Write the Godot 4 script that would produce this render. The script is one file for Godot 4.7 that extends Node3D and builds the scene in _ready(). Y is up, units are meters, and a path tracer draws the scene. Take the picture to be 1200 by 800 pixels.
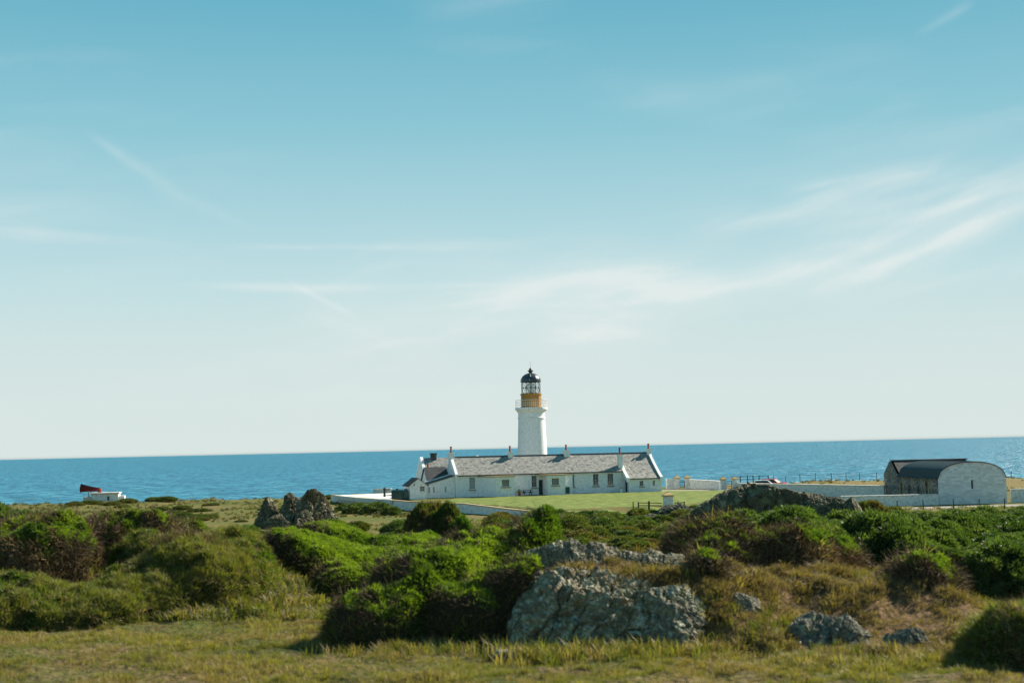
extends Node3D
# A white lighthouse and its keepers' row on a low headland, seen over gorse, rocks and turf against the sun.
# House ground level is y = 0, the sea y = -8; the camera looks along -z from y = 6.8.

const FOCAL := 1667.0            # focal length in photograph pixels (a 50 mm lens)
const EYE := Vector3(0, 6.8, 0)
const PITCH := 4.27
const ROLL := -1.29
const SEA := -8.0

var cam_basis: Basis
var counts := {}
var rng := RandomNumberGenerator.new()
var n_lump := FastNoiseLite.new()
var n_fine := FastNoiseLite.new()
var n_patch := FastNoiseLite.new()
var n_cell := FastNoiseLite.new()
var n_strata := FastNoiseLite.new()
var n_block := FastNoiseLite.new()
var n_crack := FastNoiseLite.new()
var M := {}

# ------------------------------------------------------------------ mesh builder
class MB:
	var v := PackedVector3Array()
	var n := PackedVector3Array()
	var c := PackedColorArray()
	var col := Color.WHITE
	var xf := Transform3D.IDENTITY

	func tri(a: Vector3, b: Vector3, d: Vector3, out := Vector3.ZERO) -> void:
		a = xf * a; b = xf * b; d = xf * d
		var nn := (d - a).cross(b - a)
		if nn.length_squared() < 1e-14:
			return
		nn = nn.normalized()
		if out != Vector3.ZERO and nn.dot(xf.basis * out) < 0.0:
			var t := b
			b = d
			d = t
			nn = -nn
		v.append(a); v.append(b); v.append(d)
		n.append(nn); n.append(nn); n.append(nn)
		c.append(col); c.append(col); c.append(col)

	func quad(a: Vector3, b: Vector3, d: Vector3, e: Vector3, out := Vector3.ZERO) -> void:
		tri(a, b, d, out)
		tri(a, d, e, out)

	func box(p: Vector3, q: Vector3) -> void:
		var lo := Vector3(minf(p.x, q.x), minf(p.y, q.y), minf(p.z, q.z))
		var hi := Vector3(maxf(p.x, q.x), maxf(p.y, q.y), maxf(p.z, q.z))
		quad(Vector3(lo.x, lo.y, hi.z), Vector3(lo.x, hi.y, hi.z), Vector3(hi.x, hi.y, hi.z), Vector3(hi.x, lo.y, hi.z), Vector3(0, 0, 1))
		quad(Vector3(lo.x, lo.y, lo.z), Vector3(lo.x, hi.y, lo.z), Vector3(hi.x, hi.y, lo.z), Vector3(hi.x, lo.y, lo.z), Vector3(0, 0, -1))
		quad(Vector3(lo.x, lo.y, lo.z), Vector3(lo.x, hi.y, lo.z), Vector3(lo.x, hi.y, hi.z), Vector3(lo.x, lo.y, hi.z), Vector3(-1, 0, 0))
		quad(Vector3(hi.x, lo.y, lo.z), Vector3(hi.x, hi.y, lo.z), Vector3(hi.x, hi.y, hi.z), Vector3(hi.x, lo.y, hi.z), Vector3(1, 0, 0))
		quad(Vector3(lo.x, hi.y, lo.z), Vector3(hi.x, hi.y, lo.z), Vector3(hi.x, hi.y, hi.z), Vector3(lo.x, hi.y, hi.z), Vector3(0, 1, 0))
		quad(Vector3(lo.x, lo.y, lo.z), Vector3(hi.x, lo.y, lo.z), Vector3(hi.x, lo.y, hi.z), Vector3(lo.x, lo.y, hi.z), Vector3(0, -1, 0))

	# four top corners (in order) dropped by h: a slab that follows a slope
	func slab(a: Vector3, b: Vector3, d: Vector3, e: Vector3, h: float) -> void:
		var m := (a + b + d + e) / 4.0 - Vector3(0, h / 2.0, 0)
		var k := Vector3(0, -h, 0)
		var top := [a, b, d, e]
		quad(a, b, d, e, Vector3(0, 1, 0))
		quad(a + k, b + k, d + k, e + k, Vector3(0, -1, 0))
		for i in 4:
			var p: Vector3 = top[i]
			var q: Vector3 = top[(i + 1) % 4]
			quad(p, q, q + k, p + k, (p + q) / 2.0 + k / 2.0 - m)

	# profile in (z, y), extruded along x
	func prism(profile: Array, x0: float, x1: float, caps := true) -> void:
		var mid := Vector2.ZERO
		for p in profile:
			mid += p
		mid /= profile.size()
		for i in profile.size():
			var p: Vector2 = profile[i]
			var q: Vector2 = profile[(i + 1) % profile.size()]
			var o := (p + q) / 2.0 - mid
			quad(Vector3(x0, p.y, p.x), Vector3(x1, p.y, p.x), Vector3(x1, q.y, q.x), Vector3(x0, q.y, q.x), Vector3(0, o.y, o.x))
		if caps:
			for x in [[x0, -1.0], [x1, 1.0]]:
				cap(profile, x[0], x[1])

	func cap(profile: Array, x: float, s: float) -> void:
		var flat := PackedVector2Array(profile)
		var ix := Geometry2D.triangulate_polygon(flat)
		for i in range(0, ix.size(), 3):
			var a := flat[ix[i]]
			var b := flat[ix[i + 1]]
			var d := flat[ix[i + 2]]
			tri(Vector3(x, a.y, a.x), Vector3(x, b.y, b.x), Vector3(x, d.y, d.x), Vector3(s, 0, 0))

	func tube(p: Vector3, q: Vector3, r0: float, r1: float, seg := 8, caps := true) -> void:
		var axis := (q - p).normalized()
		var s := axis.cross(Vector3(0.31, 0.17, 0.93) if absf(axis.y) > 0.9 else Vector3.UP).normalized()
		var t := axis.cross(s)
		for i in seg:
			var a := TAU * i / seg
			var b := TAU * (i + 1) / seg
			var u := s * cos(a) + t * sin(a)
			var w := s * cos(b) + t * sin(b)
			quad(p + u * r0, q + u * r1, q + w * r1, p + w * r0, u + w)
			if caps:
				tri(q, q + u * r1, q + w * r1, axis)
				tri(p, p + u * r0, p + w * r0, -axis)

	# profile of (radius, height), turned round y
	func lathe(profile: Array, seg := 32, at := Vector3.ZERO, smooth := true) -> void:
		for i in seg:
			var a := TAU * i / seg
			var b := TAU * (i + 1) / seg
			var u := Vector3(cos(a), 0, sin(a))
			var w := Vector3(cos(b), 0, sin(b))
			for k in profile.size() - 1:
				var p: Vector2 = profile[k]
				var q: Vector2 = profile[k + 1]
				var slope := Vector2(q.y - p.y, p.x - q.x).normalized()
				var first := v.size()
				quad(at + u * p.x + Vector3(0, p.y, 0), at + u * q.x + Vector3(0, q.y, 0), at + w * q.x + Vector3(0, q.y, 0), at + w * p.x + Vector3(0, p.y, 0), (u + w) * slope.x + Vector3(0, slope.y * 2.0, 0))
				if smooth:
					for j in range(first, v.size()):
						var out := v[j] - xf * at
						out.y = 0
						if out.length() > 1e-4:
							out = out.normalized() * slope.x + Vector3(0, slope.y, 0)
							n[j] = out.normalized()

	func mesh() -> ArrayMesh:
		var a := []
		a.resize(Mesh.ARRAY_MAX)
		a[Mesh.ARRAY_VERTEX] = v
		a[Mesh.ARRAY_NORMAL] = n
		a[Mesh.ARRAY_COLOR] = c
		var m := ArrayMesh.new()
		m.add_surface_from_arrays(Mesh.PRIMITIVE_TRIANGLES, a)
		return m


# ------------------------------------------------------------------ naming
func numbered(called: String) -> String:
	if not counts.has(called):
		counts[called] = 0
		return called
	counts[called] += 1
	return "%s_%03d" % [called, counts[called]]

func tag(o: Node, label: String, category: String, group := "", kind := "") -> Node:
	o.set_meta("label", label)
	o.set_meta("category", category)
	if group != "":
		o.set_meta("group", group)
	if kind != "":
		o.set_meta("kind", kind)
	return o

func thing(called: String, label: String, category: String, at := Vector3.ZERO, turn := 0.0, group := "") -> Node3D:
	var o := Node3D.new()
	o.name = numbered(called)
	add_child(o)
	o.position = at
	o.rotation.y = turn
	tag(o, label, category, group)
	return o

func part(parent: Node, called: String, mesh: Mesh, m: Material) -> MeshInstance3D:
	var o := MeshInstance3D.new()
	o.name = called
	o.mesh = mesh
	o.material_override = m
	parent.add_child(o, true)
	return o

func structure(called: String, mesh: Mesh, m: Material) -> MeshInstance3D:
	var o := part(self, numbered(called), mesh, m)
	o.set_meta("kind", "structure")
	return o

func multi(parent: Node, called: String, mesh: Mesh, m: Material, xfs: Array, cols: PackedColorArray) -> MultiMeshInstance3D:
	var mm := MultiMesh.new()
	mm.transform_format = MultiMesh.TRANSFORM_3D
	mm.use_colors = true
	mm.mesh = mesh
	mm.instance_count = xfs.size()
	for i in xfs.size():
		mm.set_instance_transform(i, xfs[i])
		mm.set_instance_color(i, cols[i])
	var o := MultiMeshInstance3D.new()
	o.name = called
	o.multimesh = mm
	o.material_override = m
	o.set_meta("kind", "stuff")
	parent.add_child(o, true)
	return o

# ------------------------------------------------------------------ places
# the point at a depth (metres along -z) that a photograph pixel looks at
func at(u: float, v: float, d: float) -> Vector3:
	var dir := cam_basis * Vector3((u - 600.0) / FOCAL, -(v - 400.0) / FOCAL, -1.0)
	return EYE + dir * (d / -dir.z)

func on_ground(u: float, v: float, d: float) -> Vector3:
	var p := at(u, v, d)
	p.y = ground(p.x, p.z)
	return p

func lerp_table(t: Array, x: float) -> float:
	if x <= t[0][0]:
		return t[0][1]
	for i in range(1, t.size()):
		if x < t[i][0]:
			var k: float = (x - t[i - 1][0]) / (t[i][0] - t[i - 1][0])
			return lerpf(t[i - 1][1], t[i][1], k)
	return t[-1][1]

const PROFILE := [[-60, 5.4], [0, 5.2], [6, 5.12], [10, 5.08], [13, 5.05], [20, 4.72], [30, 4.05], [40, 3.45], [60, 2.5], [80, 1.6], [100, 0.85], [130, -0.45], [160, -1.3], [185, -1.35], [210, -0.9], [230, -0.5], [240, -1.0], [255, -3.0], [275, -8.6], [320, -12.0], [420, -14.0]]

func bump(x: float, z: float, cx: float, cd: float, rx: float, rd: float) -> float:
	var a := (x - cx) / rx
	var b := (-z - cd) / rd
	var r := a * a + b * b
	return 0.0 if r >= 1.0 else (1.0 - r) * (1.0 - r)

# the yard round the buildings, raised above the open ground: 0 outside, 1 inside
func yard(x: float, z: float) -> float:
	var d := -z
	var front := lerp_table([[-60, 225], [-27, 217], [-13.2, 191], [-6, 181.5], [3, 164], [8, 163], [30, 172], [60, 180]], x)
	return smoothstep(front + 0.5, front + 2.5, d) * (1.0 - smoothstep(228.0, 236.0, d)) * smoothstep(-28.5, -26.0, x) * (1.0 - smoothstep(36.0, 44.0, x))

func ground(x: float, z: float) -> float:
	var d := -z
	var coast := d + n_patch.get_noise_2d(x * 0.35 + 40.0, 7.0) * 10.0 * smoothstep(215.0, 235.0, d)
	var y := lerp_table(PROFILE, coast)
	# soft lie of the land
	y += n_lump.get_noise_2d(x * 0.12, z * 0.12) * 0.5 * smoothstep(25.0, 70.0, d) * (1.0 - smoothstep(150.0, 165.0, d))
	y += n_lump.get_noise_2d(x * 0.2 + 9.0, z * 0.2) * 0.35 * smoothstep(190.0, 230.0, d) * (1.0 - yard(x, z))
	y += n_lump.get_noise_2d(x * 1.6, z * 1.6) * 0.05 + n_fine.get_noise_2d(x * 2.2, z * 2.2) * 0.05 * (1.0 - smoothstep(20.0, 60.0, d))
	# bank of dry grass behind the rocks, at the right
	var along := smoothstep(-0.15, 0.5, x) * (1.0 - smoothstep(3.6, 5.0, x))
	var lift := lerpf(0.60, 0.48, smoothstep(1.7, 2.5, x))
	var steep := lerpf(12.95, 14.0, smoothstep(1.6, 2.4, x))
	y += n_lump.get_noise_2d(x * 2.6 + 3.0, z * 2.6) * 0.16 * along * smoothstep(12.4, 13.4, d) * (1.0 - smoothstep(16.0, 20.0, d))
	y += lift * along * smoothstep(lerpf(12.25, 11.6, smoothstep(1.6, 2.4, x)) + 0.2 * sin(x * 2.7), steep, d) * (1.0 - smoothstep(15.5, 20.0, d))
	# rise at the left, under the gorse
	y += 0.55 * (1.0 - smoothstep(-3.6, -2.0, x)) * smoothstep(15.6, 18.5, d) * (1.0 - smoothstep(26.0, 42.0, d))
	# the dry field behind the driveway wall
	var field := smoothstep(24.0, 34.0, x) * smoothstep(205.0, 224.0, d) * (1.0 - smoothstep(236.0, 246.0, d))
	y += field * 0.75
	# level yard
	y = lerpf(y, lerp_table([[160, -0.55], [185, -0.25], [204, 0.0], [240, 0.0]], d), yard(x, z))
	# barn yard
	var b := smoothstep(33.0, 40.0, x) * smoothstep(140.0, 152.0, d) * (1.0 - smoothstep(195.0, 225.0, d))
	y = lerpf(y, -0.85, b)
	return y

# ------------------------------------------------------------------ materials
func lin(r: float, g: float, b: float) -> Color:
	return Color(r, g, b).linear_to_srgb()

func mat(called: String, c: Color, rough := 0.8, spec := 0.4) -> StandardMaterial3D:
	var m := StandardMaterial3D.new()
	m.resource_name = called
	m.albedo_color = c
	m.roughness = rough
	m.metallic_specular = spec
	M[called] = m
	return m

func noise_image(size: int, freq: float, oct: int, seed_: int, kind := FastNoiseLite.TYPE_SIMPLEX_SMOOTH) -> Image:
	var f := FastNoiseLite.new()
	f.noise_type = kind
	f.frequency = freq
	f.fractal_octaves = oct
	f.seed = seed_
	f.fractal_type = FastNoiseLite.FRACTAL_FBM
	return f.get_seamless_image(size, size)

# grey noise turned into a colour texture between several stops (sRGB colours)
func ramp(img: Image, stops: Array) -> ImageTexture:
	var w := img.get_width()
	var h := img.get_height()
	var g := Gradient.new()
	var off := PackedFloat32Array()
	var cols := PackedColorArray()
	for s in stops:
		off.append(s[0])
		cols.append(s[1])
	g.offsets = off
	g.colors = cols
	var lut := []
	for i in 256:
		lut.append(g.sample(i / 255.0))
	var o := Image.create(w, h, false, Image.FORMAT_RGB8)
	for y in h:
		for x in w:
			o.set_pixel(x, y, lut[int(img.get_pixel(x, y).r * 255.0)])
	return ImageTexture.create_from_image(o)

func grey(v: float) -> Color:
	return Color(v, v, v)

func relief(m: StandardMaterial3D, t: Texture2D, centimetres: float) -> void:
	m.heightmap_enabled = true
	m.heightmap_texture = t
	m.heightmap_scale = centimetres

func triplanar(m: StandardMaterial3D, period: float, world := false, squash := Vector3.ONE) -> void:
	m.uv1_triplanar = true
	m.uv1_world_triplanar = world
	m.uv1_scale = Vector3.ONE / period * squash

# rows of slates or blocks of stone, drawn as tone (albedo) and joints (height)
func courses(size: int, rows: int, per_row: int, tones: Array, seed_: int, joint: int, odd: float) -> Array:
	var r := RandomNumberGenerator.new()
	r.seed = seed_
	var tone := Image.create(size, size, false, Image.FORMAT_RGB8)
	var high := Image.create(size, size, false, Image.FORMAT_RGB8)
	high.fill(grey(0.3))
	tone.fill(tones[0])
	var rh := size / rows
	for k in rows:
		var x := -r.randi_range(0, size / per_row)
		while x < size:
			var w := int(size / float(per_row) * r.randf_range(1.0 - odd, 1.0 + odd))
			var t: Color = tones[r.randi() % tones.size()]
			t = t.lerp(Color.BLACK, r.randf() * 0.12)
			var hh := r.randf_range(0.65, 1.0)
			for sx in [x, x + size]:
				tone.fill_rect(Rect2i(sx, k * rh, w, rh), t)
				high.fill_rect(Rect2i(sx, k * rh, w - joint, rh - joint), grey(hh))
			x += w
	return [ImageTexture.create_from_image(tone), ImageTexture.create_from_image(high)]

func make_materials() -> void:
	var rough_img := noise_image(512, 0.02, 5, 3)
	var rough_tex := ImageTexture.create_from_image(rough_img)
	M["rough_tex"] = rough_tex
	var cell_tex := ImageTexture.create_from_image(noise_image(512, 0.03, 3, 8, FastNoiseLite.TYPE_CELLULAR))
	M["cell_tex"] = cell_tex
	# limewashed walls: off-white with faint stains, over uneven rubble
	var m := mat("limewash", Color.WHITE, 0.85, 0.3)
	m.albedo_texture = ramp(noise_image(512, 0.012, 5, 5), [[0.1, lin(0.66, 0.66, 0.64)], [0.35, lin(0.75, 0.76, 0.76)], [0.6, lin(0.80, 0.81, 0.82)], [1.0, lin(0.84, 0.84, 0.84)]])
	relief(m, cell_tex, 6.0)
	triplanar(m, 3.2)
	m = mat("tower_white", Color.WHITE, 0.8, 0.3)
	m.albedo_texture = M.limewash.albedo_texture
	relief(m, cell_tex, 5.0)
	triplanar(m, 3.0)
	m = mat("wall_white", Color.WHITE, 0.9, 0.3)
	m.albedo_texture = ramp(noise_image(512, 0.015, 5, 15), [[0.0, lin(0.42, 0.41, 0.36)], [0.3, lin(0.62, 0.62, 0.58)], [0.55, lin(0.74, 0.74, 0.71)], [1.0, lin(0.80, 0.80, 0.78)]])
	relief(m, rough_tex, 5.0)
	triplanar(m, 4.0)
	# painted rubble of the barn gable
	var cs := courses(512, 22, 10, [lin(0.80, 0.80, 0.80), lin(0.82, 0.82, 0.82), lin(0.79, 0.79, 0.78), lin(0.83, 0.83, 0.83), lin(0.76, 0.75, 0.73)], 4, 3, 0.45)
	m = mat("painted_rubble", Color.WHITE, 0.85, 0.3)
	m.albedo_texture = cs[0]
	relief(m, cs[1], 3.0)
	triplanar(m, 5.0)
	cs = courses(512, 16, 9, [lin(0.18, 0.18, 0.17), lin(0.23, 0.22, 0.20), lin(0.29, 0.275, 0.25), lin(0.14, 0.14, 0.14), lin(0.35, 0.31, 0.26)], 14, 4, 0.45)
	m = mat("rubble", Color.WHITE, 0.9, 0.3)
	m.albedo_texture = cs[0]
	relief(m, cs[1], 6.0)
	triplanar(m, 4.0)
	# slates with lichen and darker replacements
	var tones := []
	for i in 14:
		tones.append(lin(0.240 + 0.009 * i, 0.245 + 0.009 * i, 0.232 + 0.0088 * i))
	tones.append_array([lin(0.10, 0.10, 0.105), lin(0.44, 0.41, 0.34), lin(0.15, 0.15, 0.15)])
	cs = courses(1024, 40, 28, tones, 24, 2, 0.25)
	m = mat("slate", Color.WHITE, 0.75, 0.4)
	m.albedo_texture = cs[0]
	relief(m, cs[1], 2.5)
	triplanar(m, 9.0)
	m.detail_enabled = true
	m.detail_blend_mode = BaseMaterial3D.BLEND_MODE_MUL
	m.detail_uv_layer = BaseMaterial3D.DETAIL_UV_1
	m.detail_albedo = ramp(noise_image(512, 0.02, 5, 71), [[0.0, grey(0.62)], [0.35, grey(0.85)], [0.6, grey(0.98)], [1.0, Color(1.0, 0.97, 0.88)]])
	cs = courses(512, 20, 14, [lin(0.06, 0.065, 0.07), lin(0.08, 0.085, 0.09), lin(0.10, 0.10, 0.10)], 34, 2, 0.2)
	m = mat("dark_slate", Color.WHITE, 0.85, 0.22)
	m.albedo_texture = cs[0]
	triplanar(m, 5.0)
	mat("ochre", lin(0.46, 0.235, 0.055), 0.6)
	M.ochre.albedo_texture = ramp(noise_image(256, 0.03, 4, 6), [[0.0, grey(0.7)], [0.5, grey(0.95)], [1.0, grey(1.0)]])
	triplanar(M.ochre, 2.5)
	mat("sand_stone", lin(0.47, 0.33, 0.15), 0.85)
	mat("sill_stone", lin(0.36, 0.27, 0.15), 0.85)
	mat("white_paint", lin(0.78, 0.79, 0.79), 0.5)
	mat("dome_metal", lin(0.045, 0.055, 0.065), 0.35, 0.6)
	M.dome_metal.metallic = 0.3
	mat("dark_iron", lin(0.025, 0.03, 0.032), 0.5)
	mat("pot_clay", lin(0.26, 0.075, 0.04), 0.8)
	mat("dark_door", lin(0.02, 0.03, 0.04), 0.5)
	mat("blue_door", lin(0.02, 0.07, 0.11), 0.5)
	mat("green_plastic", lin(0.016, 0.062, 0.055), 0.45)
	mat("pale_green", lin(0.10, 0.20, 0.18), 0.5)
	mat("horn_red", lin(0.30, 0.035, 0.03), 0.55)
	mat("rust_white", lin(0.55, 0.50, 0.44), 0.8)
	mat("roof_steel", lin(0.008, 0.032, 0.040), 0.6, 0.25)
	mat("weathered_wood", lin(0.17, 0.13, 0.09), 0.9)
	M.weathered_wood.albedo_texture = ramp(noise_image(128, 0.05, 4, 61), [[0.0, grey(0.55)], [1.0, grey(1.0)]])
	triplanar(M.weathered_wood, 0.6)
	mat("dark_wood", lin(0.035, 0.03, 0.026), 0.9)
	mat("tarmac", lin(0.24, 0.225, 0.20), 0.95)
	M.tarmac.albedo_texture = ramp(noise_image(256, 0.02, 5, 62), [[0.0, grey(0.7)], [1.0, grey(1.0)]])
	triplanar(M.tarmac, 5.0)
	mat("concrete", lin(0.62, 0.61, 0.57), 0.9)
	M.concrete.albedo_texture = ramp(noise_image(256, 0.015, 5, 63), [[0.0, grey(0.75)], [0.5, grey(0.97)], [1.0, grey(1.0)]])
	triplanar(M.concrete, 7.0)
	mat("car_white", lin(0.62, 0.66, 0.70), 0.3, 0.5)
	mat("car_red", lin(0.45, 0.02, 0.015), 0.3, 0.5)
	mat("rubber", lin(0.012, 0.012, 0.012), 0.9)
	mat("chrome", lin(0.5, 0.5, 0.5), 0.3)
	m = mat("glass", Color(0.85, 0.92, 0.92, 0.06), 0.02, 0.4)
	m.transparency = BaseMaterial3D.TRANSPARENCY_ALPHA
	m = mat("lens_glass", Color(0.72, 0.85, 0.82, 0.45), 0.08, 0.6)
	m.transparency = BaseMaterial3D.TRANSPARENCY_ALPHA
	mat("curtain", lin(0.30, 0.32, 0.33), 0.9)
	mat("brass", lin(0.30, 0.22, 0.08), 0.35)
	M.brass.metallic = 0.8
	# ground: vertex colours times a fine grain
	m = mat("turf", Color.WHITE, 0.95, 0.2)
	m.vertex_color_use_as_albedo = true
	m.albedo_texture = ramp(noise_image(512, 0.06, 5, 21), [[0.0, grey(0.45)], [0.4, grey(0.8)], [1.0, grey(1.0)]])
	relief(m, rough_tex, 4.0)
	triplanar(m, 1.7, true)
	m = mat("lawn_grass", Color.WHITE, 0.95, 0.2)
	m.albedo_texture = ramp(noise_image(512, 0.02, 5, 22), [[0.15, lin(0.080, 0.118, 0.030)], [0.4, lin(0.108, 0.148, 0.036)], [0.65, lin(0.135, 0.165, 0.044)], [0.9, lin(0.19, 0.18, 0.07)]])
	triplanar(m, 23.0, true)
	relief(m, rough_tex, 20.0)
	m = mat("rock", Color.WHITE, 0.92, 0.3)
	m.vertex_color_use_as_albedo = true
	m.albedo_texture = ramp(noise_image(512, 0.05, 5, 23), [[0.0, grey(0.45)], [0.45, grey(0.82)], [1.0, grey(1.0)]])
	relief(m, rough_tex, 2.4)
	triplanar(m, 0.8)
	m = mat("far_rock", Color.WHITE, 0.92, 0.3)
	m.vertex_color_use_as_albedo = true
	m.albedo_texture = M.rock.albedo_texture
	relief(m, rough_tex, 10.0)
	triplanar(m, 5.0)
	# plants: vertex colours times the copies' colours, letting light through
	for a in [["gorse_leaf", Color(0.88, 0.98, 0.46), 0.5], ["grass_leaf", Color(0.88, 0.94, 0.50), 0.55], ["twig", Color(0.12, 0.10, 0.07), 0.85]]:
		m = mat(a[0], Color.WHITE, a[2], 0.28)
		m.vertex_color_use_as_albedo = true
		m.backlight_enabled = true
		m.backlight = a[1]
	# sea
	m = mat("sea_water", Color.WHITE, 0.34, 0.18)
	m.albedo_texture = ramp(noise_image(1024, 0.012, 6, 31), [[0.2, lin(0.009, 0.088, 0.158)], [0.5, lin(0.020, 0.150, 0.238)], [0.8, lin(0.060, 0.230, 0.32)]])
	var wave := FastNoiseLite.new()
	wave.frequency = 0.03
	wave.fractal_octaves = 5
	wave.seed = 32
	relief(m, ImageTexture.create_from_image(wave.get_seamless_image(1024, 1024)), 330.0)
	triplanar(m, 190.0, true, Vector3(0.6, 1.0, 1.0))

# ------------------------------------------------------------------ sky
func make_sky() -> ImageTexture:
	var W := 4096
	var H := 2048
	var up := [[-90.0, Vector3(0.30, 0.34, 0.34)], [-3.0, Vector3(0.62, 0.70, 0.69)], [0.0, Vector3(0.70, 0.79, 0.765)], [2.0, Vector3(0.69, 0.79, 0.775)], [4.5, Vector3(0.635, 0.772, 0.772)], [6.7, Vector3(0.545, 0.742, 0.772)], [9.4, Vector3(0.420, 0.668, 0.735)], [12.9, Vector3(0.275, 0.575, 0.675)], [18.0, Vector3(0.145, 0.452, 0.590)], [30.0, Vector3(0.075, 0.33, 0.47)], [50.0, Vector3(0.045, 0.235, 0.38)], [90.0, Vector3(0.03, 0.17, 0.31)]]
	var wisp := FastNoiseLite.new()
	wisp.frequency = 0.004
	wisp.fractal_octaves = 5
	wisp.domain_warp_enabled = true
	wisp.domain_warp_amplitude = 60.0
	wisp.domain_warp_frequency = 0.004
	wisp.seed = 12
	var broad := FastNoiseLite.new()
	broad.frequency = 0.0025
	broad.fractal_octaves = 3
	broad.seed = 77
	# streaks: centre, half length, half thickness, tilt (down to the right), strength; in photograph pixels
	var streaks := [[470.0, 289.0, 220.0, 5.0, -0.030, 0.75], [470.0, 336.0, 290.0, 4.0, -0.018, 0.55], [165.0, 205.0, 60.0, 10.0, 0.60, 0.22], [240.0, 252.0, 70.0, 13.0, 0.35, 0.25], [930.0, 250.0, 150.0, 18.0, -0.30, 0.55], [1020.0, 218.0, 120.0, 16.0, -0.12, 0.50], [1090.0, 290.0, 190.0, 20.0, -0.30, 0.60], [1180.0, 225.0, 110.0, 18.0, -0.25, 0.55], [1150.0, 330.0, 120.0, 16.0, -0.2, 0.35], [560.0, 375.0, 240.0, 40.0, -0.03, 0.75], [820.0, 345.0, 200.0, 32.0, -0.16, 0.65], [700.0, 330.0, 160.0, 18.0, -0.10, 0.45], [100.0, 292.0, 160.0, 14.0, 0.04, 0.30], [1110.0, 48.0, 40.0, 7.0, -0.45, 0.2], [440.0, 395.0, 110.0, 24.0, 0.4, 0.40], [380.0, 352.0, 50.0, 8.0, 0.5, 0.4], [560.0, 385.0, 330.0, 62.0, -0.04, 0.30], [870.0, 320.0, 300.0, 52.0, -0.20, 0.34], [1110.0, 265.0, 230.0, 46.0, -0.25, 0.36], [980.0, 245.0, 200.0, 26.0, -0.16, 0.35]]
	var bytes := PackedByteArray()
	bytes.resize(W * H * 3)
	var white := Vector3(0.80, 0.86, 0.845)
	var r := RandomNumberGenerator.new()
	r.seed = 5
	for y in H:
		var el := 90.0 - (y + 0.5) / H * 180.0
		var base: Vector3 = up[-1][1]
		for i in range(1, up.size()):
			if el < up[i][0]:
				base = (up[i - 1][1] as Vector3).lerp(up[i][1], clampf((el - up[i - 1][0]) / (up[i][0] - up[i - 1][0]), 0.0, 1.0))
				break
		var cloudy := el > 0.2 and el < 32.0
		if not cloudy:
			for x in W:
				var k := (y * W + x) * 3
				var dith := float((x * 7 + y * 13) % 16) / 16.0
				bytes[k] = int(pow(base.x, 1.0 / 2.2) * 255.0 + dith)
				bytes[k + 1] = int(pow(base.y, 1.0 / 2.2) * 255.0 + dith)
				bytes[k + 2] = int(pow(base.z, 1.0 / 2.2) * 255.0 + dith)
			continue
		for x in W:
			var turn := (x + 0.5) / W
			if turn > 0.5:
				turn -= 1.0
			var U := turn * TAU * FOCAL + 600.0
			var V := 524.5 - deg_to_rad(el) * FOCAL - (U - 600.0) * 0.0225
			var dens := 0.0
			var across := U * 0.35 - V * 0.1
			var fib := wisp.get_noise_2d(across, V * 2.2 + U * 0.35)
			dens += maxf(0.0, broad.get_noise_2d(U * 0.6, V * 2.0) + 0.05) * maxf(0.0, fib + 0.15) * 0.55 * (1.0 - smoothstep(0.40, 0.5, absf(turn)))
			if U > -200.0 and U < 1400.0:
				for s in streaks:
					var du: float = U - s[0]
					if absf(du) > s[2]:
						continue
					var dv: float = V - s[1] - du * s[4]
					var th: float = s[3] * (0.9 + 0.5 * sin(U * 0.013 + s[1]))
					dv += 0.9 * th * wisp.get_noise_2d(U * 0.45 + s[1], V * 0.6)
					if absf(dv) > th * 3.0:
						continue
					var e: float = 1.0 - absf(du) / s[2]
					var fibre := smoothstep(-0.25, 0.55, wisp.get_noise_2d(du * 0.9 + s[0] * 3.0, dv * 8.0 + s[1] * 2.0 + du * 0.5)) * (0.7 + 0.6 * broad.get_noise_2d(U * 2.0, V * 4.0)) * 0.75 + 0.2
					dens += 1.35 * s[5] * smoothstep(0.0, 0.7, e) * exp(-dv * dv / (th * th)) * fibre
			dens = clampf(dens, 0.0, 0.8)
			var c := base.lerp(white, dens)
			var k := (y * W + x) * 3
			var dith := float((x * 7 + y * 13) % 16) / 16.0
			bytes[k] = int(pow(c.x, 1.0 / 2.2) * 255.0 + dith)
			bytes[k + 1] = int(pow(c.y, 1.0 / 2.2) * 255.0 + dith)
			bytes[k + 2] = int(pow(c.z, 1.0 / 2.2) * 255.0 + dith)
	return ImageTexture.create_from_image(Image.create_from_data(W, H, false, Image.FORMAT_RGB8, bytes))

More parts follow.
